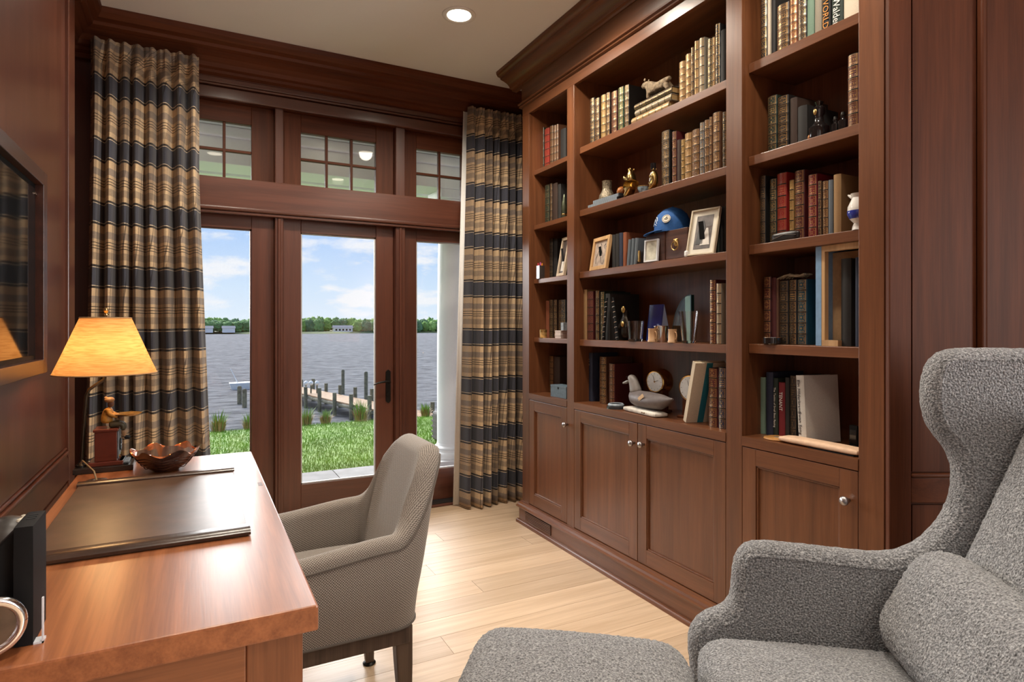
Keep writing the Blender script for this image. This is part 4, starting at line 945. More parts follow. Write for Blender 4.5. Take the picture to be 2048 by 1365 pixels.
# welt along the inner edge of the far side
wp = [(a, b) for a, b in ol[4:32]]
def inset(pts, d):
    out = []
    for i, p in enumerate(pts):
        a = Vector(pts[max(0, i-1)]); b = Vector(pts[min(len(pts)-1, i+1)]); t = (b-a).normalized(); out.append((p[0]+t.y*d, p[1]-t.x*d))
    return out
MB().tube([(a, .004, b) for a, b in inset(wp, .03)], .006, 8).build('welt', BO, wc, True)
# seat cushion, lumbar cushion, back cushion
sfx = ol[1][0]
sz = wl2(1500, 1266)[1]
seatl = .60
o = MB().rcub((sfx+seatl/2+.01, -WID/2-.0, sz-.075), (seatl, WID-.012, .16), .07, 26, bulge=.025).build('seat_cushion', BO, wc, True); fuzz(o, 2)
o = MB().rcub((sfx+.36, -WID/2, .22), (.66, WID-.02, .18), .03, 8).build('seat_base', BO, wc, True)
# lumbar roll
e = wl2(1760, 1215, .1)
bxr = e[0]+.13
Mx = Matrix.Translation((bxr, -WID/2-.0, sz+.135)) @ Matrix.Rotation(math.radians(28), 4, 'Y')
o = MB().rcub((0, 0, 0), (.20, WID-.03, .30), .09, 26).xf(Mx).build('lumbar_cushion', BO, wc, True); fuzz(o, 2)
e1, e2 = wl2(1897, 1165, .03), wl2(2046, 850, .03)
an = math.atan2(e2[0]-e1[0], e2[1]-e1[1])
bl2 = 1.0; th2 = .2
Mx = Matrix.Translation((e1[0], 0, e1[1])) @ Matrix.Rotation(an, 4, 'Y') @ Matrix.Translation((th2/2, -WID/2, .12))
o = MB().rcub((0, 0, 0), (th2, WID-.02, .78), .05, 26).xf(Mx).build('back_cushion', BO, wc, True); fuzz(o, 2)
for sx, sy in ((sfx+.09, .02), (sfx+.09, -WID-.02), (xbk-.14, .02), (xbk-.14, -WID-.02)):
    MB().tube([(sx, sy, .15), (sx, sy, 0)], [.024, .016], 12).build('leg', WALN, wc, True)
for p_ in (sp1, sp2): fuzz(p_, 1, .005)
# ottoman
c0 = ad(1024+.163*F, 653, 1.385); fwd = Vector((SY, CYW, 0)); rgt = Vector((CYW, -SY, 0))
oc = fwd*1.368+rgt*.136
ot = thing('ottoman', 'grey boucle ottoman in front of the wing armchair', 'ottoman', (oc.x, oc.y, 0), WR)
o = MB().rcub((0, 0, .345), (.575, .60, .175), .085, 30, bulge=.03).build('cushion', BO, ot, True); fuzz(o, 2)
o = MB().rcub((0, 0, .215), (.50, .53, .12), .03, 8).build('base', BO, ot, True)
for sx in (-.19, .19):
    for sy in (-.19, .19): MB().tube([(sx, sy, .17), (sx*1.05, sy*1.05, 0)], [.022, .014], 12).build('leg', WALN, ot, True)

# ---------------- books ----------------
def gilt_mat():
    m, t, p = new_mat('gilt_leather_spine'); uv = N(t, 'ShaderNodeUVMap'); sp = N(t, 'ShaderNodeSeparateXYZ'); t.links.new(uv.outputs[0], sp.inputs[0]); oi = N(t, 'ShaderNodeObjectInfo')
    u, v = sp.outputs[0], sp.outputs[1]
    v6 = math_n(t, 'MULTIPLY', v, 6.); pf = math_n(t, 'FRACT', v6); kf = math_n(t, 'FLOOR', v6)
    pe_ = math_n(t, 'MINIMUM', pf, math_n(t, 'SUBTRACT', 1., pf)); ue = math_n(t, 'MINIMUM', u, math_n(t, 'SUBTRACT', 1., u))
    AND = lambda a, b: math_n(t, 'MULTIPLY', a, b)
    GT = lambda a, b: math_n(t, 'GREATER_THAN', a, b)
    LT = lambda a, b: math_n(t, 'LESS_THAN', a, b)
    line = AND(AND(GT(pe_, .065), LT(pe_, .095)), GT(ue, .08)); fr = AND(AND(GT(ue, .10), LT(ue, .15)), GT(pe_, .06))
    cx = N(t, 'ShaderNodeCombineXYZ'); t.links.new(math_n(t, 'MULTIPLY', ue, 5.), cx.inputs[0]); t.links.new(math_n(t, 'MULTIPLY', pe_, 6.), cx.inputs[1]); t.links.new(math_n(t, 'MULTIPLY', oi.outputs['Random'], 60.), cx.inputs[2])
    nz = N(t, 'ShaderNodeTexNoise'); nz.inputs['Scale'].default_value = 2.4; nz.inputs['Detail'].default_value = 1.5; t.links.new(cx.outputs[0], nz.inputs[0])
    orn = AND(AND(GT(nz.outputs[0], .555), GT(ue, .19)), GT(pe_, .14))
    l5 = math_n(t, 'MULTIPLY', pf, 5.); lf = math_n(t, 'FRACT', l5); cx2 = N(t, 'ShaderNodeCombineXYZ'); t.links.new(math_n(t, 'MULTIPLY', u, 9.), cx2.inputs[0]); t.links.new(math_n(t, 'MULTIPLY', math_n(t, 'FLOOR', l5), 7.3), cx2.inputs[1]); t.links.new(math_n(t, 'MULTIPLY', oi.outputs['Random'], 60.), cx2.inputs[2])
    nz2 = N(t, 'ShaderNodeTexNoise'); nz2.inputs['Scale'].default_value = 1.6; t.links.new(cx2.outputs[0], nz2.inputs[0])
    tit = AND(AND(LT(lf, .5), GT(nz2.outputs[0], .46)), AND(GT(ue, .2), GT(pe_, .17)))
    isT = math_n(t, 'COMPARE', kf, 4.)
    inner = math_n(t, 'ADD', AND(isT, tit), AND(math_n(t, 'SUBTRACT', 1., isT), orn))
    g = math_n(t, 'MINIMUM', math_n(t, 'ADD', math_n(t, 'ADD', line, fr), inner), 1.)
    g = math_n(t, 'MULTIPLY', g, oi.outputs['Alpha'])
    n3 = N(t, 'ShaderNodeTexNoise'); n3.inputs['Scale'].default_value = 30; t.links.new(uv.outputs[0], n3.inputs[0])
    base = mixc(t, math_n(t, 'MULTIPLY', n3.outputs[0], .5), oi.outputs['Color'], (.01, .008, .006))
    base = mixc(t, LT(pe_, .05), base, (.006, .005, .004))
    c = mixc(t, g, base, (.52, .31, .11)); t.links.new(c, p.inputs['Base Color']); t.links.new(math_n(t, 'MULTIPLY', g, .75), p.inputs['Metallic'])
    t.links.new(math_n(t, 'SUBTRACT', .42, math_n(t, 'MULTIPLY', g, .1)), p.inputs['Roughness']); return m
def objcol(name, r, nscale=200, amt=.35, bump=.1):
    m, t, p = new_mat(name); oi = N(t, 'ShaderNodeObjectInfo'); tc = N(t, 'ShaderNodeTexCoord'); n = N(t, 'ShaderNodeTexNoise'); n.inputs['Scale'].default_value = nscale; t.links.new(tc.outputs['Object'], n.inputs[0])
    c = mixc(t, math_n(t, 'MULTIPLY', n.outputs[0], amt), oi.outputs['Color'], (.01, .008, .006)); t.links.new(c, p.inputs['Base Color']); setp(p, Roughness=r)
    b = N(t, 'ShaderNodeBump'); b.inputs['Strength'].default_value = bump; b.inputs['Distance'].default_value = .001; t.links.new(n.outputs[0], b.inputs['Height']); t.links.new(b.outputs[0], p.inputs['Normal']); return m
GILT = gilt_mat(); LEATH = objcol('book_leather', .42); CLOTH = objcol('book_cloth', .75, 500)
COLS = dict(black=(.018, .017, .017), green=(.02, .075, .03), darkgreen=(.018, .035, .025), brown=(.12, .05, .025), darkbrown=(.045, .022, .014), red=(.33, .02, .018), crimson=(.20, .012, .02), burgundy=(.09, .014, .016), navy=(.02, .028, .06), teal=(.012, .06, .085), tan=(.36, .21, .09), rust=(.26, .075, .03), cream=(.72, .62, .48), white=(.66, .63, .58), grey=(.16, .18, .20), sage=(.17, .27, .20), taupe=(.30, .26, .20), gold=(.36, .22, .07), blue=(.16, .30, .52), slate=(.13, .16, .19), orange=(.30, .085, .03))
ORD = 'first second third fourth fifth sixth seventh eighth ninth tenth eleventh twelfth thirteenth fourteenth fifteenth sixteenth seventeenth eighteenth'.split()
TXG = mat('title_gold', (.7, .5, .22), .35, metal=.6, noise=.05); TXW = mat('title_white', (.75, .74, .70), .6, noise=.03); TXD = mat('title_dark', (.04, .03, .03), .6, noise=.05)
V_UP = Matrix(((0, 0, -1, 0), (0, -1, 0, 0), (-1, 0, 0, 0), (0, 0, 0, 1)))
H_UP = Matrix(((0, 0, -1, 0), (-1, 0, 0, 0), (0, 1, 0, 0), (0, 0, 0, 1)))
sp_cache = {}
def make_book(label, group, loc, th, h, dep, col, style, lean=0., yaw=0., gilt=1., rotm=None):
    t = thing('book', label, 'book', loc, yaw, group, rx=lean)
    if rotm is not None: t.rotation_mode = 'XYZ'; t.rotation_euler = rotm
    c = COLS[col]; nu, nv = 8, 36; bul = min(.007, th*.28); vs = []; uvs = []
    for j in range(nv+1):
        v = j/nv; rb = 0
        if style == 'gilt':
            d = abs(v*6-round(v*6)); rb = .0018*max(0, 1-d/.1) if 0 < round(v*6) < 6 else 0
        for i in range(nu+1):
            u = i/nu; vs.append((bul*(1-math.sin(math.pi*u)**.8)-rb, th/2-th*u, h*v)); uvs.append((u, v))
    me = bpy.data.meshes.new('spine'); me.from_pydata(vs, [], [(j*(nu+1)+i, j*(nu+1)+i+1, (j+1)*(nu+1)+i+1, (j+1)*(nu+1)+i) for j in range(nv) for i in range(nu)])
    ul = me.uv_layers.new(name='UVMap')
    for l in me.loops: ul.data[l.index].uv = uvs[l.vertex_index]
    me.materials.append(GILT if style == 'gilt' else CLOTH); me.polygons.foreach_set('use_smooth', [True]*len(me.polygons))
    s = link('spine', me, t); s.color = (*c, gilt)
    bt = min(.003, th*.15)
    for sg in (-1, 1):
        o = B(bul, dep, sg*(th/2-bt), sg*th/2, 0, h).build('cover_board', LEATH if style == 'gilt' else CLOTH, t); o.color = (*c, 1)
    B(bul+.001, dep-.004, -th/2+bt, th/2-bt, .003, h-.004).build('page_block', PAPER if not (style == 'gilt' and gilt > .8) else MATS.get('gilt_edges') or mat('gilt_edges', (.40, .28, .13), .5, metal=.3, noise=.1, nscale=300), t)
    return t
def book_row(shelf_name, zb, X, data, dep=.18, group=None):
    out = []; nvis = len(data)
    for i, d in enumerate(data):
        p0, p1, pt, col, style, desc = d[:6]; ex = d[6] if len(d) > 6 else {}
        Xb = ex.get('X', X); a, b = ax(p0, 653, Xb).y, ax(p1, 653, Xb).y
        h = max(.08, ax((p0+p1)/2, pt, Xb).z-zb); th = (a-b)*.97
        pos = ORD[i]+' from left' if i < nvis-1 else 'rightmost'
        t = make_book('%s, %s on the %s' % (desc, pos, shelf_name), group or 'books on the '+shelf_name, (Xb, (a+b)/2, zb+ex.get('dz', 0)+.0003), th, h, ex.get('dep', dep), col, style, gilt=ex.get('gilt', 1.))
        t['h'] = h; t['w'] = th
        for (tx, size, vz, vert, tm_, st) in ex.get('text', []):
            text(tx, size, Matrix.Translation((-.0012, 0, h*vz)) @ (V_UP if vert else H_UP), tm_, t, stretch=st)
        out.append(t)
    for t in out: del t['h']; del t['w']
    return out
G = 'gilt'; P = 'plain'
bgd = 'black gilt leather book'; brd = 'brown gilt leather book'
# middle bay, top shelf
book_row('middle bay top shelf', cz[0], 1.915, [(1178, 1187, 197, 'black', G, bgd), (1187, 1197, 197, 'darkbrown', G, 'dark brown gilt book'), (1200, 1209, 190, 'gold', G, 'amber gilt leather book'), (1209.5, 1218, 186, 'darkbrown', G, 'dark brown gilt book'),
   (1221, 1232, 183, 'burgundy', G, 'burgundy gilt leather book'), (1234, 1245, 175, 'green', G, 'bright green gilt book'), (1246.5, 1256, 171, 'black', G, bgd, {'dep': .2}),
   (1356, 1368, 123, 'tan', G, 'tan gilt leather book'), (1368.5, 1380, 108, 'tan', G, 'tan gilt leather book'), (1380.5, 1386, 95, 'darkbrown', G, 'slim dark brown gilt book'), (1386.5, 1395, 82, 'tan', G, 'tan gilt leather book'), (1395.5, 1407, 76, 'taupe', G, 'grey tan gilt book'), (1412, 1424, 78, 'darkgreen', G, 'dark green gilt book'), (1424.5, 1428, 74, 'tan', G, 'very thin tan gilt book'), (1428, 1438, 48, 'black', G, 'tallest black gilt book'), (1439, 1450, 60, 'black', P, 'plain black book')])
# middle bay, second shelf
book_row('middle bay second shelf', cz[1], 1.915, [(1321, 1337, 262, 'black', G, 'tall black gilt book'), (1342, 1351, 263, 'burgundy', G, 'burgundy gilt leather book'), (1352.5, 1360, 280, 'darkbrown', P, 'plain dark brown book'), (1361, 1367, 279, 'gold', G, 'slim amber gilt book'), (1367.5, 1380, 266, 'tan', G, 'tan and black gilt book'), (1381.5, 1397, 259, 'brown', G, 'wide brown gilt book'), (1397.5, 1406, 245, 'slate', G, 'slate grey gilt book'), (1406.5, 1416, 240, 'brown', G, brd), (1417.5, 1422.5, 234, 'brown', G, 'thin brown gilt book'), (1423, 1438, 225, 'brown', G, 'tall wide brown gilt book'), (1443, 1451.5, 224, 'black', G, bgd)])
# middle bay, third shelf
book_row('middle bay third shelf', cz[2], 1.93, [(1222, 1229, 470, 'black', P, 'plain black book'), (1229.5, 1236, 468, 'black', P, 'plain black book'), (1236.5, 1243.5, 466, 'navy', P, 'black navy book'), (1244.5, 1251, 465, 'orange', P, 'burnt orange book', {'dep': .2}),
   (1424, 1430, 416, 'black', P, 'plain black book', {'X': 1.98, 'dep': .15}), (1430.5, 1437, 415, 'darkgreen', P, 'dark green black book', {'X': 1.98, 'dep': .15}), (1437.5, 1444, 414, 'black', P, 'plain black book', {'X': 1.98, 'dep': .15}), (1444.5, 1451, 413, 'black', P, 'plain black book', {'X': 1.98, 'dep': .15})])
# three slim grey books in front, leaning
for i, (p0, p1, pt, nm) in enumerate(((1251, 1256, 480, 'leftmost'), (1258, 1263, 478, 'middle'), (1264, 1270, 477, 'rightmost'))):
    a, b = ax(p0, 653, 1.90).y, ax(p1, 653, 1.90).y
    make_book('slim grey blue book leaning before the orange book, %s of three' % nm, 'slim grey books', (1.90, b+.006, cz[2]+.002), a-b, ax(p1, pt, 1.90).z-cz[2], .14, 'slate', P, lean=math.radians(6))
# middle bay, fourth shelf
book_row('middle bay fourth shelf', cz[3], 1.915, [(1161.5, 1172, 580, 'tan', P, 'rough tan vellum book'), (1172.5, 1185, 583, 'burgundy', G, 'red brown leather book', {'gilt': .25}), (1189, 1197, 582, 'black', G, bgd), (1199, 1207, 584, 'darkgreen', G, 'dark green gilt book'), (1209, 1218, 588, 'black', P, 'plain black book', {'dep': .2}), (1417, 1430, 560, 'burgundy', G, 'tall red brown gilt book'), (1430.5, 1441, 567, 'taupe', G, 'pale grey gilt book', {'dep': .2})])
# middle bay, counter
book_row('middle bay counter', ZCT, 1.95, [(1173, 1183, 706, 'navy', P, 'large dark navy book', {'text': [('C', .02, .84, 0, TXG, 1), ('P', .02, .74, 0, TXG, 1)]}), (1197, 1211, 714, 'brown', G, 'brown gilt leather book'), (1216, 1228, 728, 'burgundy', G, 'dark red gilt leather book', {'dep': .19})])
book_row('middle bay counter beside the divider', ZCT, 1.905, [(1415, 1433, 737, 'burgundy', G, 'burgundy gilt leather book'), (1434.5, 1450.5, 736, 'navy', G, 'navy book with gold lattice')])
# left bay
book_row('left bay top shelf', lz[0], 1.95, [(1081, 1086, 256, 'darkgreen', G, 'dark green gilt book', {'gilt': .5}), (1087, 1097, 257, 'red', G, 'red leather book', {'gilt': .3}), (1098, 1104.5, 252, 'brown', G, 'brown leather book', {'gilt': .4}), (1105, 1110, 251, 'brown', G, 'brown leather book', {'gilt': .4}), (1110.5, 1115, 249, 'brown', G, 'brown leather book', {'gilt': .4}), (1119, 1130, 258, 'black', P, 'plain black book')])
book_row('left bay second shelf', lz[1], 1.95, [(1088, 1097, 370, 'darkgreen', G, 'dark green leather book', {'gilt': .3}), (1098, 1103, 367, 'darkbrown', G, 'dark brown gilt book', {'gilt': .5}), (1104, 1113, 367, 'darkbrown', P, 'plain dark brown book'), (1114, 1120, 369, 'black', P, 'plain black book')])
book_row('left bay third shelf', lz[2], 2.0, [(1089, 1096, 472, 'black', G, 'black gilt book', {'gilt': .3, 'dep': .14}), (1097, 1104, 478, 'black', G, 'black gilt book', {'gilt': .3, 'dep': .14}), (1105, 1113, 478, 'black', P, 'plain black book', {'dep': .14})])
book_row('left bay fourth shelf', lz[3], 1.97, [(1090, 1096.5, 602, 'rust', P, 'plain rust book', {'dep': .16}), (1097, 1104.5, 600, 'black', G, 'black gilt book', {'gilt': .7, 'dep': .16}), (1105, 1112.5, 600, 'darkbrown', G, 'dark brown gilt book', {'gilt': .7, 'dep': .16}), (1115, 1130, 600, 'black', G, 'wide black gilt book', {'gilt': .6, 'dep': .16})])
book_row('left bay counter', ZCT, 1.99, [(1097, 1105, 712, 'brown', G, 'brown leather book', {'gilt': .5, 'dep': .15}), (1106, 1118, 714, 'darkbrown', P, 'plain dark brown book', {'dep': .15})])
# right bay
book_row('right bay top shelf', rz_[0], 1.91, [(1519, 1532, -12, 'black', G, bgd), (1534, 1539, -10, 'cream', P, 'thin cream book'), (1541, 1549, -20, 'black', P, 'plain black book'), (1551, 1576, 8, 'darkbrown', G, 'wide dark brown gilt book'), (1577, 1592, -5, 'rust', G, 'rust red gilt book'), (1593, 1611, -20, 'black', G, 'black book with gold rosettes', {'gilt': .8}), (1612, 1626, -22, 'sage', P, 'sage green book'), (1627, 1641, -24, 'taupe', P, 'grey tan cloth book'),
   (1643, 1659, -25, 'black', P, 'black book with orange title', {'text': [('WORLDS', .03, .38, 1, mat('title_orange', (.6, .25, .05), .5, noise=.05), 1)]}), (1661, 1684, -25, 'darkgreen', P, 'dark book with white title', {'text': [('Walden', .034, .37, 1, TXW, .9)]}), (1685, 1716, -20, 'cream', P, 'wide cream book')])
book_row('right bay second shelf', rz_[1], 1.93, [(1533, 1552, 192, 'darkgreen', G, 'dark green gilt book', {'gilt': .8}), (1553, 1575, 192, 'black', G, 'black gilt book with title panel', {'gilt': .8}), (1578, 1592, 196, 'darkbrown', P, 'plain dark brown book'), (1593, 1612, 212, 'black', P, 'plain black book'), (1693, 1715.5, 108, 'burgundy', G, 'tall burgundy gilt book', {'X': 1.89})])
book_row('right bay third shelf', rz_[2], 1.93, [(1518, 1529, 352, 'black', G, 'black gilt book', {'gilt': .4}), (1537, 1551, 358, 'darkgreen', G, 'olive brown gilt book', {'gilt': .8}), (1552, 1571, 346, 'red', G, 'bright red gilt book', {'gilt': .35}), (1577, 1586, 360, 'gold', G, 'amber gilt book'), (1587, 1607, 341, 'burgundy', G, 'tall burgundy gilt book'), (1614, 1632, 349, 'crimson', G, 'crimson gilt book'), (1635, 1642, 362, 'darkbrown', G, 'dark brown gilt book'), (1643, 1655, 362, 'brown', G, 'brown gilt book'),
   (1655.5, 1664, 360, 'slate', P, 'thin grey blue book'), (1664.5, 1680, 349, 'tan', P, 'tan cloth book')])
book_row('right bay fourth shelf', rz_[3], 1.94, [(1525, 1540, 554, 'burgundy', G, 'dark red gilt book', {'gilt': .7}), (1541, 1551, 556, 'burgundy', P, 'dark red cloth book'), (1552, 1556, 558, 'brown', P, 'thin brown book'), (1557, 1575, 562, 'black', G, 'black gilt book', {'gilt': .4}), (1576, 1591.5, 560, 'black', G, 'black book with gold panels', {'gilt': .8}), (1592.5, 1612, 559, 'teal', G, 'teal blue gilt book', {'gilt': .9, 'dep': .2})])
TXT = TXW
book_row('right bay counter', ZCT, 1.95, [(1508, 1514, 755, 'white', P, 'thin green and white book'), (1530, 1544, 745, 'navy', P, 'navy and orange book'), (1545, 1554, 757, 'darkgreen', P, 'dark green book', {'text': [('The Tactics of Small Boat Racing', .0115, .5, 1, TXW, 1)]}), (1555, 1568, 766, 'crimson', P, 'red book with white title', {'text': [('TENANT', .020, .66, 1, TXW, .9)]}), (1569, 1577, 756, 'black', P, 'slim black and red book'), (1578, 1591, 752, 'black', G, 'black patterned hardback', {'gilt': .3})])
a, b = ax(1592, 653, 1.925).y, ax(1613, 653, 1.925).y
tb = make_book('white hardback standing open-faced, rightmost book on right bay counter', 'books on the right bay counter', (1.925, (a+b)/2, ZCT+.0005), (a-b)*.9, ax(1603, 752, 1.925).z-ZCT, .155, 'white', P, lean=math.radians(-3.5), yaw=math.radians(-12))
hh_ = ax(1603, 752, 1.925).z-ZCT
text('Elin Hilderbrand', .019, Matrix.Translation((-.0012, 0, hh_*.69)) @ V_UP, TXD, tb, stretch=.95); text('Swan Song', .019, Matrix.Translation((-.0012, 0, hh_*.29)) @ V_UP, TXD, tb)
# coloured lower band and cover art of jackets on the counter
q = ax(1519, 653, 1.951); zg = ZCT
make_book('pale book cover with green foot, beside the navy and orange book', 'books on the right bay counter', (1.953, ax(1522, 653, 1.953).y, ZCT+.0005), abs(ax(1515, 653, 1.953).y-ax(1529, 653, 1.953).y)*.95, ax(1522, 755, 1.953).z-ZCT, .17, 'sage', P)
# horizontal stack on the middle top shelf
zc_ = cz[0]
for i, (p0, p1, col, nm, th) in enumerate(((1262, 1337, 'tan', 'lowest', .036), (1269, 1342, 'taupe', 'middle one', .030), (1268, 1343, 'black', 'topmost', .030))):
    a, b = ax(p0, 653, 1.905).y, ax(p1, 653, 1.905).y
    t = make_book('gilt book lying flat under the carved animal, %s of three' % nm, 'flat stack of gilt books', (1.905, b, zc_+th/2+.0005), th, a-b, .16, col, G, rotm=(-math.pi/2, 0, 0))
    zc_ += th+.001
STK = zc_

# ---------------- ornaments on the shelves ----------------
def deco(name, label, cat, px, X, zb, rz=0., group=None):   # local x = viewer's right, y = into the shelf, z = up
    p = ax(px, 653, X); t = thing(name, label, cat, (X, p.y, zb+.0004), -math.pi/2+rz, group); return t
def SC(px, X): return X/ray(px, 653).x/F
PRINT = mat('sepia_print', (.45, .36, .30), .5, noise=.35, nscale=30); MATB = mat('cream_mat_board', (.72, .68, .58), .8, noise=.03)
PHOT = mat('photo_dark', (.08, .06, .055), .4, noise=.5, nscale=40); DRESS = mat('photo_white', (.68, .64, .58), .5, noise=.1, nscale=50); SUIT = mat('photo_suit', (.012, .012, .014), .4, noise=.2)
def pframe(t, w, h, bw, th, fm, inner, lean, mat_w=0.):
    L = Matrix.Translation((0, 0, .0005+th*math.sin(math.radians(lean)))) @ Matrix.Rotation(math.radians(-lean), 4, 'X')
    for a in ((-w/2, -w/2+bw, 0, h), (w/2-bw, w/2, 0, h), (-w/2+bw, w/2-bw, 0, bw), (-w/2+bw, w/2-bw, h-bw, h)): MB().box(a[0], a[1], 0, th, a[2], a[3]).xf(L).build('frame_bar', fm, t, bevel=.001)
    MB().box(-w/2+bw, w/2-bw, th*.55, th*.7, bw, h-bw).xf(L).build('backing', MATB if mat_w else inner, t)
    i = bw+mat_w
    pic = MB().box(-w/2+i, w/2-i, th*.50, th*.56, i, h-i).xf(L).build('picture', inner, t)
    MB().box(-.012, .012, th, th+.002, .0, h*.7).xf(Matrix.Translation((0, h*math.sin(math.radians(lean))*.35, 0)) @ Matrix.Rotation(math.radians(lean*.6), 4, 'X')).build('easel_back', BLACK, t)
    return L, pic
# horse print, pale wooden frame
s = SC(1195, 1.91); ya, yb = ax(1172, 653, 1.91).y, ax(1216, 653, 1.91).y
hf = deco('picture_frame', 'pale wooden frame with a sketched horse head on middle bay shelf', 'picture frame', 1194, 1.905, cz[2], math.radians(-8))
hh = ax(1195, 474, 1.91).z-cz[2]; w = (ya-yb)*.92
L, pic = pframe(hf, w, hh, .02, .018, LIGHTW, PRINT, 9)
for pts in ([(-.3, .12), (-.32, .3), (-.18, .6), (-.05, .78), (.0, .62), (.12, .5)], [(.12, .5), (.22, .3), (.30, .14), (.24, .08), (.14, .1), (.05, .34), (-.05, .42)], [(-.05, .78), (-.08, .9), (.03, .8)], [(.26, .66), (.2, .78), (.3, .84), (.36, .7)]):
    MB().tube([L @ Vector((x*(w-.04), .0085, .02+z*(hh-.04))) for x, z in pts], .0012, 5).build('sketch_line', SUIT, pic)
# brown wooden box with ring pull
bz = cz[2]; y0, y1 = ax(1287, 653, 1.90).y, ax(1369, 653, 1.905).y
bxw = (y0-y1)
BOXW = wood('box_wood', 'x', (.045, .018, .012), (.10, .042, .028), r=.35)
wb_ = deco('wooden_box', 'dark wooden box with brass ring pull under the blue cap', 'box', 1331, 1.905, bz)
hb = ax(1332, 458, 1.905).z-bz
B(-bxw/2, -bxw*.02, 0, .13, 0, hb*.93).build('left_section', BOXW, wb_, bevel=.002); B(-bxw*.015, bxw/2, .004, .13, .004, hb*.93).build('right_section', BOXW, wb_, bevel=.002)
lio = MB().ell((bxw*.24, .004, hb*.52), (.014, .008, .018), 14).build('lion_boss', GOLD, wb_, True)
MB().tube([(bxw*.24+.02*math.cos(a), -.004, hb*.42+.02*math.sin(a)) for a in [2*math.pi*i/28 for i in range(29)]], .0025, 7).build('ring', GOLD, lio, True)
for sx in (-1, 1): MB().ell((bxw*.24+sx*.009, .002, hb*.60), (.005, .005, .005), 8).build('ear', GOLD, lio, True)
# blue cap
BLU = mat('royal_blue_cotton', (.012, .09, .30), .75, noise=.15, nscale=90, bump=.1)
cap = deco('baseball_cap', 'royal blue baseball cap with round badge on wooden box', 'cap', 1345, 1.975, bz+hb*.93, math.radians(0))
sc_ = SC(1345, 1.95); R = .084
MB().lathe([(R, 0), (R*1.0, .025), (R*.95, .055), (R*.80, .085), (R*.5, .108), (R*.2, .118), (0, .12)], 40).build('crown', BLU, cap, True)
MB().ell((0, 0, .121), (.006, .006, .004), 8).build('button', BLU, cap, True)
vs = []; nn = 16
for j in range(6):
    for i in range(nn+1):
        a = math.radians(-170+110*i/nn)-math.radians(15); r = R*(.97+.62*j/5*math.sin(math.pi*i/nn)**.6); vs.append((r*math.cos(a), r*math.sin(a), .008-.022*(j/5)*math.sin(math.pi*i/nn)+.006*math.cos((i/nn-.5)*3)))
br = MB().add(vs, [(j*(nn+1)+i, j*(nn+1)+i+1, (j+1)*(nn+1)+i+1, (j+1)*(nn+1)+i) for j in range(5) for i in range(nn)]).build('visor', BLU, cap, True); md = br.modifiers.new('t', 'SOLIDIFY'); md.thickness = .004
def on_cap(az_, z, out=.002):
    r = R*(1-.22*(max(0, z-.03)/.06)**2)+out; a = math.radians(az_); return Vector((r*math.cos(a), r*math.sin(a), z))
d = on_cap(-62, .055, -.001); nrm = Vector((d.x, d.y, .03)).normalized()
bd = MB().disc(d, nrm, .020, .0035).build('badge', mat('badge_cream', (.72, .66, .54), .6, noise=.1, nscale=60), cap)
e1_ = nrm.cross(Vector((0, 0, 1))).normalized(); e2_ = e1_.cross(nrm)
cc = d+nrm*.004
for pts in ([(-.010, -.004), (-.002, .002), (.004, .010)], [(-.002, .002), (.010, .001)], [(-.004, -.006), (.007, -.004)]):
    MB().tube([cc-e1_*x+e2_*z for x, z in pts], .0013, 5).build('badge_mark', SUIT, bd)
MB().tube([cc+e1_*.0165*math.cos(a)+e2_*.0165*math.sin(a) for a in [2*math.pi*i/28 for i in range(29)]], .0008, 5).build('badge_ring', SUIT, bd)
EMB = mat('white_thread', (.6, .66, .74), .7, noise=.1)
for pts in ([(-128, .035), (-118, .062), (-104, .070), (-96, .050)], [(-122, .045), (-108, .058), (-98, .038)], [(-126, .032), (-112, .040), (-100, .030)], [(-112, .072), (-100, .060)]):
    MB().tube([on_cap(a, z, .0015) for a, z in pts], .0016, 5).build('embroidery', EMB, cap, True)
# small acrylic / silver frame
sf = deco('picture_frame', 'small clear acrylic frame leaning on the wooden box', 'picture frame', 1300, 1.880, bz, math.radians(6))
hq = ax(1303, 478, 1.885).z-bz; wq = (ax(1290, 653, 1.885).y-ax(1314, 653, 1.885).y)
L, pic = pframe(sf, wq, hq*.97, .007, .012, mat('clear_acrylic', (.75, .78, .82), .08, noise=.02, coat=.5), mat('silver_print', (.62, .6, .5), .25, noise=.3, nscale=25), 4)
# large white frame with a couple
wf_ = deco('picture_frame', 'tall white framed photograph of a couple leaning on middle bay shelf', 'picture frame', 1398, 1.90, bz, math.radians(12))
hw_ = ax(1410, 416, 1.92).z-bz; ww = (ax(1376, 653, 1.90).y-ax(1424, 653, 1.90).y)*1.0
L, pic = pframe(wf_, ww, hw_*1.03, .007, .016, mat('champagne_frame', (.55, .47, .34), .5, noise=.1), PHOT, 14, mat_w=.022)
for m_, pr in ((SUIT, [(-.020, .02), (-.016, .10), (-.010, .125), (-.002, .125), (.004, .10), (.002, .02)]), (DRESS, [(-.006, .015), (.004, .07), (.008, .09), (.014, .09), (.017, .07), (.024, .015)])):
    MB().prism([(x*ww/.09, z*hw_/.2+.03) for x, z in pr], .0065, .0078, 'y').xf(L).build('printed_figure', m_, pic)
tag(MB().rcub((0, 0, .014), (.02, .02, .028), .008, 6).build('white_trinket', WHITE, None, True, loc=ax(1374, 653, 1.90)*Vector((1, 1, 0))+Vector((0, 0, bz))) if False else MB().rcub((ax(1373, 653, 1.893).x, ax(1373, 653, 1.893).y, bz+.0145), (.016, .018, .028), .006, 6).build('trinket', WHITE, None, True), 'tiny white trinket between wooden box and white frame', 'trinket')
kz = ax(1282, 653, 1.90); kt = thing('key_ornament', 'small dark figurine standing left of the wooden box', 'figurine', (1.89, kz.y, bz+.0004), -math.pi/2)
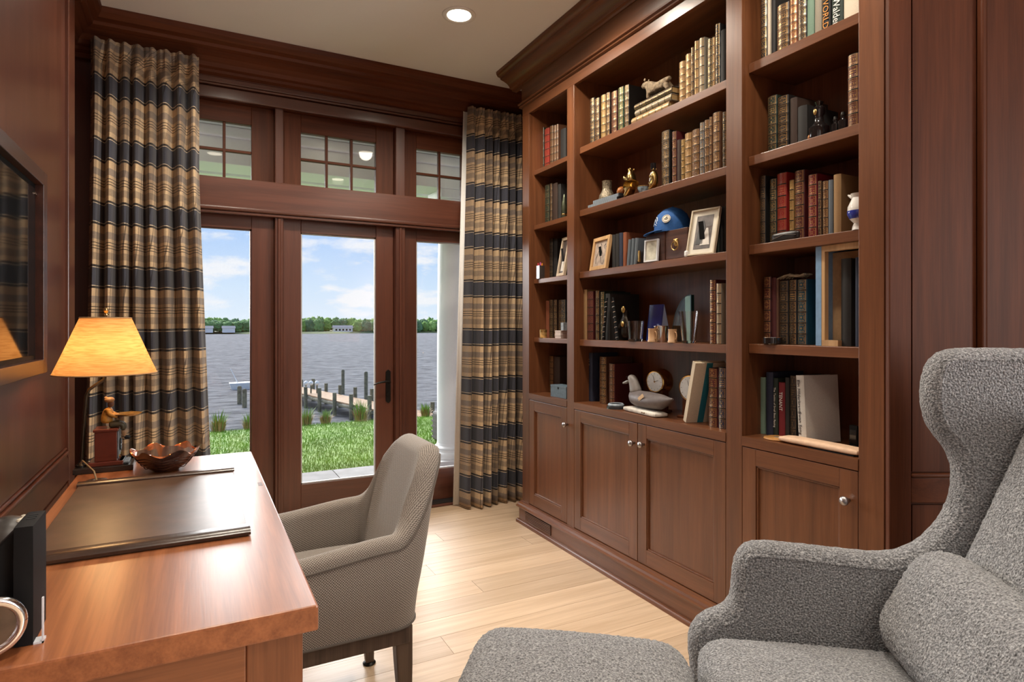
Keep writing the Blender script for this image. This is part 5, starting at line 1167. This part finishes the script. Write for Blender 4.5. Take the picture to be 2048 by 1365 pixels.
skin('body', [(0, 0, .006), (0, 0, .03), (0, 0, .05), (0, 0, .064)], [(0, 1), (1, 2), (2, 3)], [.009, .006, .007, .006], GOLD, kt, 1)
# ---- second shelf: bears, vase, bowl, boxes ----
z2 = cz[1]
vz = deco('vase', 'pierced metal lantern vase with white paper tag', 'vase', 1214, 1.955, z2)
GRV = mat('speckled_bronze', (.24, .20, .14), .35, metal=.6, noise=.7, nscale=140, bump=.5)
k = SC(1214, 1.96)
MB().lathe([(0, 0), (.026, 0), (.040, .02), (.045, .04), (.041, .06), (.030, .078), (.0255, .092), (.0255, .132), (.028, .136), (.023, .136), (.021, .09), (0, .085)], 40).build('body', GRV, vz, True)
gm = MB()
for i in range(9): gm.tube([(.026*math.cos(a), .026*math.sin(a), .095+i*.0045) for a in [2*math.pi*j/24 for j in range(25)]], .0008, 4)
o = gm.build('ring_grooves', GRV, vz, True); o['kind'] = 'stuff'
B(-.002, .03, -.0475, -.0465, .012, .032).xf(Matrix.Rotation(.12, 4, 'Y')).build('paper_tag', WHITE, vz)
STR = mat('dark_slate_paint', (.03, .035, .042), .4, noise=.4, nscale=50); PAL = mat('pale_blue_grey', (.30, .35, .40), .5, noise=.3, nscale=60)
for i, (p0, p1, X, zz, th, nm) in enumerate(((1176, 1234, 1.895, 0, .016, 'lower'), (1186, 1238, 1.90, .0165, .018, 'upper'))):
    a, b = ax(p0, 653, X).y, ax(p1, 653, X).y; hw2 = (a-b)/2
    t = thing('domino_box', 'slim dark box with pale ribbed edge below the vase, %s one' % nm, 'box', (X, (a+b)/2, z2+zz+.0004), -math.pi/2, 'slim ribbed boxes')
    B(-hw2, hw2, 0, .030, 0, th).build('body', STR, t, bevel=.001)
    rm_ = B(-.0022, .0022, -.0015, 0, .001, th-.001).mesh('rib'); rm_.materials.append(PAL)
    for j in range(int(hw2*2/.0085)): link('rib', rm_, t, loc=(-hw2+.005+j*.0085, 0, 0))
BRZ = mat('golden_bronze', (.50, .34, .13), .25, metal=1., noise=.12, nscale=30)
def bear(label, px, X, pose, h):
    t = deco('bear_figurine', label, 'figurine', px, X, z2, group='brass bear figurines'); g = h/.125
    if pose == 'up':
        P_ = [(0, 0, .012), (0, 0, .035), (.002, 0, .062), (.004, 0, .084), (.0, 0, .100), (-.010, 0, .112), (-.016, 0, .119), (-.006, -.012, .072), (-.022, -.014, .076), (-.032, -.012, .088), (-.006, .012, .072), (-.022, .014, .076), (-.030, .012, .086), (-.014, -.014, .012), (-.03, -.014, .006), (-.014, .014, .012), (-.03, .014, .006)]
    else:
        P_ = [(0, 0, .012), (0, 0, .035), (.004, 0, .062), (.006, 0, .082), (.002, 0, .098), (-.008, 0, .100), (-.018, 0, .098), (-.004, -.012, .072), (-.016, -.014, .068), (-.022, -.008, .082), (-.004, .012, .072), (-.016, .014, .068), (-.022, .008, .082), (-.014, -.014, .012), (-.03, -.014, .006), (-.014, .014, .012), (-.03, .014, .006)]
    E = [(0, 1), (1, 2), (2, 3), (3, 4), (4, 5), (5, 6), (3, 7), (7, 8), (8, 9), (3, 10), (10, 11), (11, 12), (0, 13), (13, 14), (0, 15), (15, 16)]
    Rr = [.020, .024, .021, .015, .0135, .0085, .0055, .009, .007, .006, .009, .007, .006, .011, .008, .011, .008]
    skin('body', [(x*g, y_*g, z*g) for x, y_, z in P_], E, [r*g for r in Rr], BRZ, t)
    for sy in (-1, 1): MB().ell((.006*g, sy*.010*g, .111*g), (.004*g, .003*g, .0045*g), 8).build('ear', BRZ, t, True)
    return t, g
bear('golden bear figurine raising its head beside the amber ball', 1262, 1.905, 'up', ax(1262, 333, 1.905).z-z2)
t, g = bear('golden bear figurine drinking from an upturned black cup', 1308, 1.905, 'drink', ax(1306, 335, 1.905).z-z2)
MB().lathe([(0, 0), (.010, 0), (.012, .002), (.013, .03), (.011, .03), (0, .028)], 18, (-.006*g, 0, .110*g)).build('cup', mat('gloss_black', (.006, .006, .007), .1, noise=.05, coat=.5), t, True)
MB().tube([(-.028*g, -.004, .05*g), (-.024*g, -.002, .085*g), (-.018*g, 0, .098*g)], [.004, .005, .004], 8).build('horn', WHITE, t, True)
p = ax(1243, 653, 1.935); ab = thing('amber_ball', 'polished amber ball on a small dark stand between vase and bear', 'ball', (1.935, p.y, z2+.0004))
MB().lathe([(0, 0), (.014, 0), (.010, .012), (.012, .028), (0, .028)], 18).build('stand', BLACK, ab, True); MB().ell((0, 0, .049), (.025, .025, .025), 24).build('ball', mat('amber_stone', (.30, .10, .025), .15, noise=.4, nscale=25, coat=.5), ab, True)
p = ax(1287, 653, 1.93); bb = thing('small_bowl', 'small blue and white glazed bowl between the two bears', 'bowl', (1.93, p.y, z2+.0004))
MB().lathe([(0, 0), (.014, 0), (.02, .006), (.028, .026), (.030, .036), (.027, .036), (.02, .014), (0, .008)], 30).build('body', mat('blue_white_glaze', (.22, .30, .36), .15, noise=.9, nscale=60, coat=.5), bb, True)
MB().lathe([(.030, .034), (.031, .036), (.029, .038), (.028, .036)], 30).build('rim', GOLD, bb, True)
# ---- top shelf: carved animal on the stack ----
ca = deco('carved_animal', 'weathered carved wooden animal standing on the flat book stack', 'carving', 1306, 1.945, STK)
DRW = mat('driftwood', (.22, .16, .10), .85, noise=.5, nscale=60, bump=.5)
k = SC(1306, 1.95)
def q2(px, py): return ((px-1306)*k*1.12, 0, max(.0, ax(px, py, 1.945).z-STK))
P_ = [q2(1306, 172), q2(1295, 165), q2(1286, 160), q2(1278, 162), (q2(1306, 172)[0]+.03, 0, .045), (q2(1335, 165)[0], 0, .052), (q2(1352, 165)[0], .0, .062), (q2(1300, 190)[0], -.012, .03), (q2(1298, 190)[0], -.012, .008), (q2(1300, 190)[0], .016, .03), (q2(1298, 190)[0], .016, .008), (q2(1345, 190)[0], -.012, .03), (q2(1350, 190)[0], -.012, .008), (q2(1345, 190)[0], .016, .03), (q2(1350, 190)[0], .016, .008)]
P_[0] = (P_[0][0], 0, .062); P_[1] = (P_[1][0], 0, .078); P_[2] = (P_[2][0], 0, .090); P_[3] = (P_[3][0]-.004, 0, .084)
skin('body', P_, [(0, 1), (1, 2), (2, 3), (0, 4), (4, 5), (5, 6), (0, 7), (7, 8), (0, 9), (9, 10), (5, 11), (11, 12), (5, 13), (13, 14)], [.026, .022, .018, .012, .026, .022, .012, .013, .009, .013, .009, .013, .009, .013, .009], DRW, ca)
for sy in (-1, 1): MB().ell((P_[2][0]+.008, sy*.012, .108), (.006, .004, .008), 8).build('ear', DRW, ca, True)
# ---- fourth shelf: glasses, mugs, awards ----
z4 = cz[3]
def tumbler(label, px, X, r0, r1, h, name='glass_tumbler', m_=GLASS):
    t = deco(name, label, 'glass', px, X, z4)
    MB().lathe([(0, 0), (r0, 0), (r0+.001, .003), (r1, h), (r1-.002, h), (r0-.003, .012), (0, .012)], 40).build('vessel', m_, t, True); return t
k = SC(1271, 1.895); tumbler('short clear whisky tumbler left of the silver cup', 1271, 1.905, 13.5*k, 17*k, 41*k)
k = SC(1378, 1.90); tumbler('tall flared clear drinking glass in front of glass award', 1378, 1.90, 13*k, 19.5*k, 64*k, 'tall_glass')
k = SC(1322, 1.93); t = deco('silver_cup', 'polished silver julep cup between the two small mugs', 'cup', 1322, 1.94, z4)
MB().lathe([(0, 0), (.026, 0), (.027, .003), (.033, .072), (.035, .076), (.032, .076), (.025, .006), (0, .005)], 36).build('vessel', CHROME, t, True); MB().tube([(.033*math.cos(a), .033*math.sin(a), .073) for a in [2*math.pi*i/36 for i in range(37)]], .0016, 6).build('rim_bead', CHROME, t, True)
MUG = wood('turned_maple', 'z', (.50, .29, .14), (.66, .42, .24), r=.5, coat=.05)
for px, lb in ((1305, 'small wooden mug left of the silver cup, handle to right'), (1345, 'small wooden mug with dark mark right of the silver cup')):
    k = SC(px, 1.90); t = deco('wooden_mug', lb, 'mug', px, 1.897, z4, group='small wooden mugs'); r = 8.5*k; h = 27*k
    MB().lathe([(0, 0), (r*1.12, 0), (r*1.12, h*.12), (r*1.02, h*.16), (r*.95, h*.88), (r*1.0, h*.92), (r*1.0, h), (r*.85, h), (r*.85, h*.3), (0, h*.3)], 26).build('vessel', MUG, t, True)
    MB().tube([(r*.95, -.002, h*.78), (r*1.5, -.004, h*.74), (r*1.65, -.004, h*.5), (r*1.45, -.004, h*.28), (r*1.0, -.002, h*.24)], .0028, 7).build('handle', MUG, t, True)
    if px > 1320: B(-r*.9, -r*.55, -r*.85, -r*.75, h*.35, h*.7).build('painted_mark', SUIT, t)
t = deco('glass_award', 'clear glass quarter-arc award behind the tall glass', 'award', 1362, 1.99, z4)
k = SC(1365, 1.99); arc = [(-26*k, 0)]+[(-26*k+52*k*(1-math.cos(a)), 94*k*math.sin(a)) for a in [math.pi/2*i/16 for i in range(1, 17)]]+[(26*k, 0)]
AWG = glass_pane('award_glass', (.80, .90, .87)); DKE = mat('green_glass_edge', (.01, .04, .035), .1, noise=.05, coat=.3)
ga_ = MB().prism(arc, 0, .016, 'y').build('slab', AWG, t)
MB().tube([(x, .0, z) for x, z in arc[:-1]], .0016, 6).build('dark_edge', DKE, ga_); B(26*k, 26*k+.005, 0, .018, 0, 94*k).build('dark_side', DKE, ga_)
B(4*k, 22*k, .0165, .0172, 2*k, 92*k).build('frosted_band', mat('frosted_glass', (.72, .78, .77), .3, noise=.03), ga_)
t = deco('blue_award', 'cobalt blue glass wedge award behind the silver cup', 'award', 1310, 1.99, z4); k = SC(1310, 1.99)
CBG = mat('cobalt_glass', (.01, .02, .12), .06, noise=.15, nscale=20, coat=.5)
MB().add([(-28*k, 0, 0), (14*k, 0, 0), (28*k, .045, 0), (-16*k, .045, 0), (-26*k, .02, 74*k), (12*k, .02, 74*k), (16*k, .026, 74*k), (-20*k, .026, 74*k)], [(0, 3, 2, 1), (4, 5, 6, 7), (0, 1, 5, 4), (1, 2, 6, 5), (2, 3, 7, 6), (3, 0, 4, 7)]).build('wedge', CBG, t, bevel=.002)
B(-20*k, 2*k, -.0005, .001, 12*k, 22*k).build('etched_panel', mat('etched_blue', (.05, .07, .16), .5, noise=.3, nscale=90), t)
# two dark ladder-like ornaments and a dark gilded figure
for sgn, px, pb, lb in ((-1, 1216, 1207, 'left'), (1, 1224, 1236, 'right')):
    t = deco('spined_ornament', 'dark spined vertical ornament with silver ribs, %s of the pair' % lb, 'ornament', pb, 1.897, z4, group='pair of spined ornaments'); k = SC(px, 1.897)
    top = ((1218-pb)*k*1.1 if sgn < 0 else (1222-pb)*k*1.1); hgt = ax(px, 596, 1.897).z-z4
    MB().tube([(0, .0, .003), (top*.3, 0, hgt*.3), (top*.7, 0, hgt*.7), (top, 0, hgt)], [.010, .008, .007, .005], 10).build('stem', BLACK, t, True)
    for i in range(8):
        f = (i+.6)/8.5; MB().tube([(top*f-.011, -.006, hgt*f-.003), (top*f, -.010, hgt*f+.002), (top*f+.011, -.006, hgt*f+.004)], [.0012, .0022, .0012], 6).build('rib', CHROME if i % 2 else PEWTER, t, True)
t = deco('gilded_figure', 'dark figure with gilded face behind the whisky tumbler', 'figurine', 1252, 1.975, z4); k = SC(1252, 1.97)
skin('body', [(0, 0, .01), (0, 0, .05), (0, 0, .10), (0, 0, .13), (0, 0, .165), (-.025, -.01, .09), (-.03, -.02, .06), (.025, -.01, .09), (.03, -.02, .06)], [(0, 1), (1, 2), (2, 3), (3, 4), (2, 5), (5, 6), (2, 7), (7, 8)], [.028, .026, .024, .016, .022, .012, .009, .012, .009], mat('black_bronze', (.03, .022, .016), .35, metal=.6, noise=.4, nscale=50), t)
MB().ell((0, -.018, .160), (.015, .008, .018), 14).build('gilded_face', GOLD, t, True); MB().ell((0, -.022, .085), (.014, .01, .016), 12).build('gilded_chest', GOLD, t, True)
# ---- counter: duck, driftwood, clock, barometer, leaning book ----
k = SC(1295, 1.93)
dwd = deco('driftwood_base', 'white weathered driftwood slab under the duck decoy', 'driftwood', 1289, 1.905, ZCT, math.radians(-6))
MB().rcub((0, 0, .011), (92*k*1.08, .075, .022), .010, 14, bulge=.004).build('slab', mat('bleached_wood', (.66, .62, .55), .85, noise=.25, nscale=30, bump=.5), dwd, True)
for x, y_ in ((.03, -.036), (.06, -.034), (.08, -.03), (.045, -.037)): MB().ell((x, y_, .012), (.008, .004, .004), 8).build('dark_knot', DRW, dwd, True)
dk_ = deco('duck_decoy', 'grey brown wooden duck decoy facing left', 'duck decoy', 1297, 1.915, ZCT+.024, math.radians(-6))
dk_.scale = (1.3, 1, 1); dwd.scale = (1.15, 1, 1)
DUK = mat('duck_paint', (.13, .108, .105), .5, noise=.2, nscale=40); DUH = mat('duck_head_paint', (.21, .185, .17), .5, noise=.15, nscale=40)
rings = [(-.118, .062, .003, .003), (-.112, .058, .012, .012), (-.10, .048, .026, .024), (-.08, .042, .040, .036), (-.05, .040, .049, .041), (-.015, .040, .053, .042), (.02, .041, .053, .041), (.05, .043, .048, .038), (.075, .044, .040, .036), (.10, .050, .028, .026), (.125, .060, .014, .012), (.142, .068, .005, .004)]
vs = []; sg = 22
for x, z, ry_, rz1 in rings:
    for i in range(sg): a = 2*math.pi*i/sg; vs.append((x*1.03, ry_*math.cos(a), z+rz1*math.sin(a)*(1 if math.sin(a) > 0 else .95)))
n = len(rings); MB().add(vs, [(j*sg+i, j*sg+(i+1) % sg, (j+1)*sg+(i+1) % sg, (j+1)*sg+i) for j in range(n-1) for i in range(sg)]+[tuple(range(sg))[::-1], tuple((n-1)*sg+i for i in range(sg))]).build('body', DUK, dk_, True)
skin('head', [(-.080, 0, .060), (-.088, 0, .090), (-.098, 0, .118), (-.112, 0, .140), (-.126, 0, .130)], [(0, 1), (1, 2), (2, 3), (3, 4)], [.034, .026, .024, .025, .016], DUH, dk_)
MB().rcub((0, 0, 0), (.040, .024, .011), .0052, 8, taper=0).xf(Matrix.Translation((-.148, 0, .112)) @ Matrix.Rotation(math.radians(-24), 4, 'Y')).build('bill', mat('bill_paint', (.30, .29, .28), .45, noise=.1), dk_, True)
for sy in (-1, 1): MB().ell((-.122, sy*.021, .142), (.003, .002, .003), 8).build('eye', BLACK, dk_, True)
B(-.006, .034, -.0005, .001, 0, .016).xf(Matrix.Translation((.005, -.0535, .044)) @ Matrix.Rotation(math.radians(-38), 4, 'Y')).build('side_label', mat('tan_label', (.55, .38, .22), .7, noise=.4, nscale=200), dk_)
CLK = mat('clock_dial', (.78, .80, .80), .3, noise=.04, nscale=80, coat=.4)
for px, X, pc_, lb, nm, rr in ((1311, 1.99, 764, 'brass ship clock with white dial behind the duck', 'ship_clock', 19), (1381, 1.985, 777, 'brass barometer with white dial beside the leaning cream book', 'barometer', 23)):
    t = deco(nm, lb, 'clock' if nm == 'ship_clock' else 'barometer', px, X, ZCT, math.radians(10)); k = SC(px, X); r = rr*k*1.12; zc = ax(px, pc_, X).z-ZCT
    Mr = Matrix.Translation((0, 0, zc)) @ Matrix.Rotation(math.pi/2, 4, 'X')
    MB().lathe([(0, -.058), (r*1.18, -.058), (r*1.2, -.048), (r*1.05, -.030), (r, -.026), (r, .0), (r*1.04, .004), (r*.98, .008), (r*.9, .006), (0, .005)], 44).xf(Mr).build('case', BRASS, t, True)
    fc = MB().disc((0, 0, .0055), (0, 0, 1), r*.9, .0015).xf(Mr).build('dial', CLK, t)
    for i in range(12):
        a = 2*math.pi*i/12; MB().tube([Vector((r*.70*math.cos(a), r*.70*math.sin(a), .0075)), Vector((r*.82*math.cos(a), r*.82*math.sin(a), .0075))], .0007, 4).xf(Mr).build('hour_mark', SUIT, fc)
    for a, l in ((.3, .45), (1.9, .62)): MB().tube([Vector((0, 0, .008)), Vector((r*l*math.cos(a), r*l*math.sin(a), .008))], .0009, 4).xf(Mr).build('hand', SUIT, fc)
    MB().disc((0, 0, .0075), (0, 0, 1), .004, .002, 12).xf(Mr).build('centre_cap', BRASS, fc)
    B(-r*.8, r*.8, .0, .05, 0, zc-r*.75).build('stand', DX, t, bevel=.004); B(-r*1.05, r*1.05, -.02, .06, 0, .012).build('stand_foot', DX, t, bevel=.003)
# cream leaning book with teal stripe
Y0, Y1 = ax(1373, 653, 1.872).y, ax(1413, 653, 1.90).y
lb_ = deco('leaning_book', 'large cream book with teal spine stripe leaning on the burgundy book', 'book', 1389, 1.885, ZCT, 0.)
hl = ax(1412, 721, 1.90).z-ZCT
CRM = mat('cream_cloth', (.55, .46, .34), .8, noise=.1, nscale=300); TEA = mat('teal_cloth', (.008, .13, .17), .7, noise=.15, nscale=300)
wl3 = .145; Lm = Matrix.Translation((-.048, 0, .001)) @ Matrix.Rotation(math.radians(74), 4, 'Z') @ Matrix.Rotation(math.radians(18), 4, 'X')
MB().box(0, wl3, -.0, .003, 0, hl).xf(Lm).build('cover_board', CRM, lb_); MB().box(0, wl3, .022, .025, 0, hl).xf(Lm).build('cover_board', CRM, lb_)
MB().box(-.003, 0, -.0, .025, 0, hl).xf(Lm).build('spine', CRM, lb_); MB().box(.003, wl3-.004, .003, .022, .003, hl-.003).xf(Lm).build('page_block', PAPER, lb_)
MB().box(.050, .078, -.0012, 0, 0, hl).xf(Lm).build('teal_stripe', TEA, lb_)
t = deco('round_stand', 'small dark round stand with pale rim beside the duck', 'stand', 1232, 1.90, ZCT)
MB().lathe([(0, 0), (.048, 0), (.048, .012), (.040, .014), (.038, .020), (.014, .022), (0, .022)], 32).build('base', mat('slate_gloss', (.03, .035, .04), .2, noise=.3, nscale=30, coat=.4), t, True)
MB().lathe([(.040, .0145), (.042, .019), (.036, .026), (.032, .024), (.038, .018)], 32).build('rim', PAL, t, True)
# ---- left bay ----
t = deco('brass_ornament', 'dark metal bullet shaped bottle on the left bay second shelf', 'ornament', 1128.5, 1.90, lz[1])
MB().lathe([(0, 0), (.016, 0), (.017, .01), (.017, .07), (.013, .095), (.008, .115), (.005, .13), (0, .138)], 22).build('body', mat('green_bronze', (.10, .11, .07), .3, metal=.8, noise=.4, nscale=40), t, True); MB().lathe([(.0172, .012), (.0185, .016), (.0172, .02)], 22).build('band', BRASS, t, True)
t = deco('pen_holder', 'grey square pen holder with coloured pens in left bay', 'pen holder', 1081, 1.895, lz[2]); k = SC(1081, 1.895)
ph_ = 26*k
for a in ((-.019, -.016, -.019, .019), (.016, .019, -.019, .019), (-.016, .016, -.019, -.016), (-.016, .016, .016, .019)): B(*a, 0, ph_).build('side', PEWTER, t)
B(-.016, .016, -.016, .016, 0, .003).build('bottom', PEWTER, t)
for i, (x, y_, c, h) in enumerate(((-.011, -.006, (.55, .03, .06), .095), (-.003, .006, (.10, .02, .12), .10), (.004, -.004, (.55, .12, .3), .098), (.010, .002, (.75, .25, .02), .092), (-.013, .01, (.02, .02, .02), .1))):
    tp = thing('pen', 'coloured pen standing in the grey pen holder, %s' % ('red', 'purple', 'pink', 'orange', 'black')[i], 'pen', t.matrix_basis @ Vector((x, y_, .0035)), group='pens in the holder')
    pm_ = mat('pen_%d' % i, c, .35, noise=.05)
    MB().tube([(0, 0, 0), (0, -x*.5, h*.8)], .0035, 8).build('barrel', pm_, tp); MB().tube([(0, -x*.5, h*.8), (0, -x*.62, h)], .004, 8).build('cap', pm_, tp)
pf_ = deco('picture_frame', 'pale wooden frame leaning behind the first divider in left bay', 'picture frame', 1119, 1.905, lz[2], math.radians(-8))
hp_ = ax(1125, 474, 1.92).z-lz[2]
L, pic = pframe(pf_, .105, hp_, .017, .018, mat('whitewashed_oak', (.62, .50, .36), .6, noise=.15, nscale=60), PHOT, 10)
MB().prism([(-.02, .03), (-.015, .1), (.0, .11), (.012, .09), (.02, .03)], .0078, .0088, 'y').xf(L).build('printed_shape', DRESS, pic)
t = deco('candle_jar', 'small brass lidded candle jar in left bay', 'jar', 1086.5, 1.90, lz[3]); k = SC(1086, 1.9)
MB().lathe([(0, 0), (.021, 0), (.022, .004), (.022, .034), (0, .034)], 26).build('jar', mat('honey_wax', (.50, .30, .10), .4, noise=.5, nscale=60), t, True); MB().lathe([(0, .034), (.0225, .034), (.0225, .05), (.02, .052), (0, .052)], 26).build('lid', GOLD, t, True)
zz = lz[3]
for i, (px, w, h, nm) in enumerate(((1115.5, .064, .026, 'lower'), (1115.5, .062, .020, 'upper'))):
    t = deco('white_box', 'flat white pink box, %s of two stacked in left bay' % nm, 'box', px, 1.90, zz, group='stacked white boxes'); wm = mat('blush_card', (.70, .60, .56), .7, noise=.05)
    B(-w/2, w/2, 0, .06, 0, h*.55).build('tray', wm, t, bevel=.001); B(-w/2-.001, w/2+.001, -.001, .061, h*.58, h).build('lid', wm, t, bevel=.001); zz += h+.0006
t = deco('small_cube', 'small slate cube box standing on the stacked white boxes', 'box', 1124, 1.905, zz); B(-.014, .014, 0, .028, 0, .040).build('body', PAL, t, bevel=.001); B(-.0145, .0145, -.0005, .0285, .0402, .046).build('lid', PAL, t, bevel=.001)
t = deco('slate_box', 'slate blue lidded box on the left bay counter', 'box', 1116.5, 1.885, ZCT)
ws_ = ax(1101, 653, 1.885).y-ax(1132, 653, 1.885).y; SLB = mat('slate_blue_card', (.11, .16, .20), .6, noise=.15, nscale=60)
B(-ws_/2, ws_/2, 0, .08, 0, .058).build('body', SLB, t, bevel=.001); B(-ws_/2-.001, ws_/2+.001, -.001, .081, .0583, .07).build('lid', SLB, t, bevel=.001); MB().disc((0, -.0012, .056), (0, -1, 0), .007, .001, 14).build('thumb_notch', BLACK, t)
# ---- right bay ----
dkg = mat('smoked_glass', (.012, .010, .010), .08, noise=.2, coat=.5)
t = deco('decanter', 'dark glass decanter with amber face on right bay second shelf', 'decanter', 1638, 1.955, rz_[1]); k = SC(1633, 1.96)
MB().lathe([(0, 0), (.030, 0), (.034, .01), (.034, .05), (.018, .066), (.014, .09), (.020, .10), (.020, .12), (.010, .128), (.016, .14), (0, .15)], 28).build('vessel', dkg, t, True); MB().ell((-.002, -.018, .105), (.008, .004, .011), 12).build('amber_face', GOLD, t, True); MB().ell((-.018, -.026, .018), (.008, .006, .01), 10).build('amber_foot', mat('amber_glass', (.3, .12, .04), .15, noise=.2, coat=.4), t, True)
for px, h, r, lb in ((1671, .055, .013, 'left'), (1686, .062, .015, 'right')):
    t = deco('dark_vial', 'small dark glass vial beside tall burgundy book, %s one' % lb, 'vial', px, 1.94, rz_[1], group='dark vials'); MB().lathe([(0, 0), (r, 0), (r, h*.7), (r*.5, h*.8), (r*.5, h*.95), (r*.7, h), (0, h)], 20).build('vessel', dkg, t, True); MB().lathe([(0, h), (r*.5, h), (r*.4, h+.01), (0, h+.01)], 14).build('stopper', IRON, t, True)
p = ax(1712, 653, 1.875); jg = deco('porcelain_jug', 'white and cobalt porcelain jug at right end of right bay', 'jug', 1716, 1.90, rz_[2])
POR = mat('white_porcelain', (.78, .76, .72), .12, noise=.02, coat=.5); COB = mat('cobalt_glaze', (.03, .05, .32), .12, noise=.2, coat=.5)
MB().lathe([(0, 0), (.018, 0), (.016, .012), (.012, .022), (.024, .036), (.031, .055), (.030, .075), (.021, .095), (.017, .105), (.022, .118), (.018, .118), (0, .1)], 30).build('body', POR, jg, True); MB().tube([(-.018, 0, .108), (-.03, 0, .116), (-.034, 0, .119)], [.006, .004, .002], 8).build('spout', POR, jg, True); MB().lathe([(.0245, .036), (.0318, .052), (.0316, .062), (.0300, .05)], 30).build('blue_band', COB, jg, True)
t = deco('black_case', 'curved black case lying before the red books', 'case', 1568, 1.888, rz_[2])
MB().rcub((0, .008, .014), (.115, .018, .028), .008, 10, bulge=.004).build('shell', mat('black_leather', (.015, .013, .013), .35, noise=.3, nscale=60), t, True); MB().tube([(-.05, -.0015, .008), (0, -.002, .02), (.05, -.0015, .014)], .0012, 5).build('zip', PEWTER, t)
# slipcase with blue edge, right bay fourth shelf
z5 = rz_[3]; ya, yb, ye = ax(1631.5, 653, 1.905).y, ax(1643, 653, 1.905).y, yR0+.006
t = thing('slipcase', 'tall box frame with pale blue edge and tan lining, right bay', 'slipcase', (1.905, ya, z5+.0004), -math.pi/2)
hs_ = ax(1637, 494, 1.905).z-z5; BLE = mat('pale_blue_paint', (.19, .33, .52), .6, noise=.1, nscale=50); TAN = mat('tan_board', (.42, .26, .13), .7, noise=.15, nscale=40); wS = ya-ye
B(0, ya-yb, -.001, .2, 0, hs_).build('blue_side', BLE, t, bevel=.001); B(ya-yb, wS, 0, .02, hs_-.02, hs_).build('top_bar', LIGHTW, t); B(ya-yb, ya-yb+.012, 0, .02, .02, hs_-.02).build('side_bar', LIGHTW, t); B(ya-yb, wS*.45, 0, .02, 0, .02).build('bottom_bar', LIGHTW, t)
B(ya-yb, wS, .06, .064, .02, hs_-.02).build('back_board', TAN, t)
B(ya-yb+.0005, wS, .02, .2, hs_-.004, hs_).build('top_board', TAN, t)
a, b = ax(1675, 653, 1.91).y, ax(1700, 653, 1.91).y
make_book('dark grey album standing before the tan lined slipcase', 'dark albums', (1.925, (a+b)/2+.006, z5+.0004), (a-b)*.8, hs_*.86, .035, 'black', P)
a, b = ax(1703, 653, 1.91).y, ax(1714, 653, 1.91).y
make_book('dark navy album at right end of right bay fourth shelf', 'dark albums', (1.925, (a+b)/2, z5+.0004), (a-b)*.95, hs_*.86, .035, 'navy', P)
t = deco('glass_dish', 'low dark glass dish before the dark red books', 'dish', 1545, 1.90, z5); k = SC(1545, 1.9)
MB().lathe([(0, 0), (.030, 0), (.034, .004), (.035, .026), (.032, .026), (.028, .006), (0, .005)], 32).build('vessel', dkg, t, True); MB().lathe([(.0345, .024), (.0355, .0265), (.0325, .0265)], 32).build('rim', CHROME, t, True)
t = deco('twig_bundle', 'dry twig bundle lying on top of the dark books', 'twigs', 1590, 1.96, z5+ax(1583, 560, 1.94).z-z5+.004)
for i in range(6): MB().tube([(-.06+i*.005, .01*i-.02, .003), (-.02, .012*i-.03, .012+.003*(i % 3)), (.03, .01*i-.025, .006), (.055, .008*i-.02, .014)], .003, 6).build('twig', DRW, t, True)
# counter: coaster, folder, phone
t = deco('wooden_coaster', 'oval honey wood coaster before the red book', 'coaster', 1556, 1.915, ZCT)
MB().lathe([(0, 0), (.048, 0), (.05, .003), (.048, .007), (.02, .0075), (0, .0075)], 36).build('disc', mat('honey_wood', (.50, .24, .07), .4, noise=.25, nscale=30), t, True); MB().lathe([(0, .0076), (.014, .0076), (.013, .009), (0, .009)], 20).build('centre_inlay', DRW, t, True)
p0 = az(1560, 880, ZCT); 
t = deco('leather_pouch', 'cream leather pouch lying on the right bay counter', 'pouch', 1640, 1.905, ZCT)
wp_ = ax(1566, 653, 1.89).y-(yR0+.004)
MB().rcub((0.008, -.006, .0135), (wp_*.98, .066, .018), .008, 14, bulge=.004).build('pouch', mat('cream_leather', (.70, .47, .31), .6, noise=.1, nscale=50, bump=.1), t, True); B(-.02, wp_*.47, -.036, .02, .0002, .003).build('dark_underside', BLACK, t)
t = deco('phone', 'small black phone leaning at right end of the counter', 'phone', 1708, 2.0, ZCT)
MB().rcub((0, 0, .04), (.03, .012, .08), .004, 5).build('body', BLACK, t, True); MB().box(-.011, .011, -.0066, -.006, .015, .065).build('screen', dkg, t)
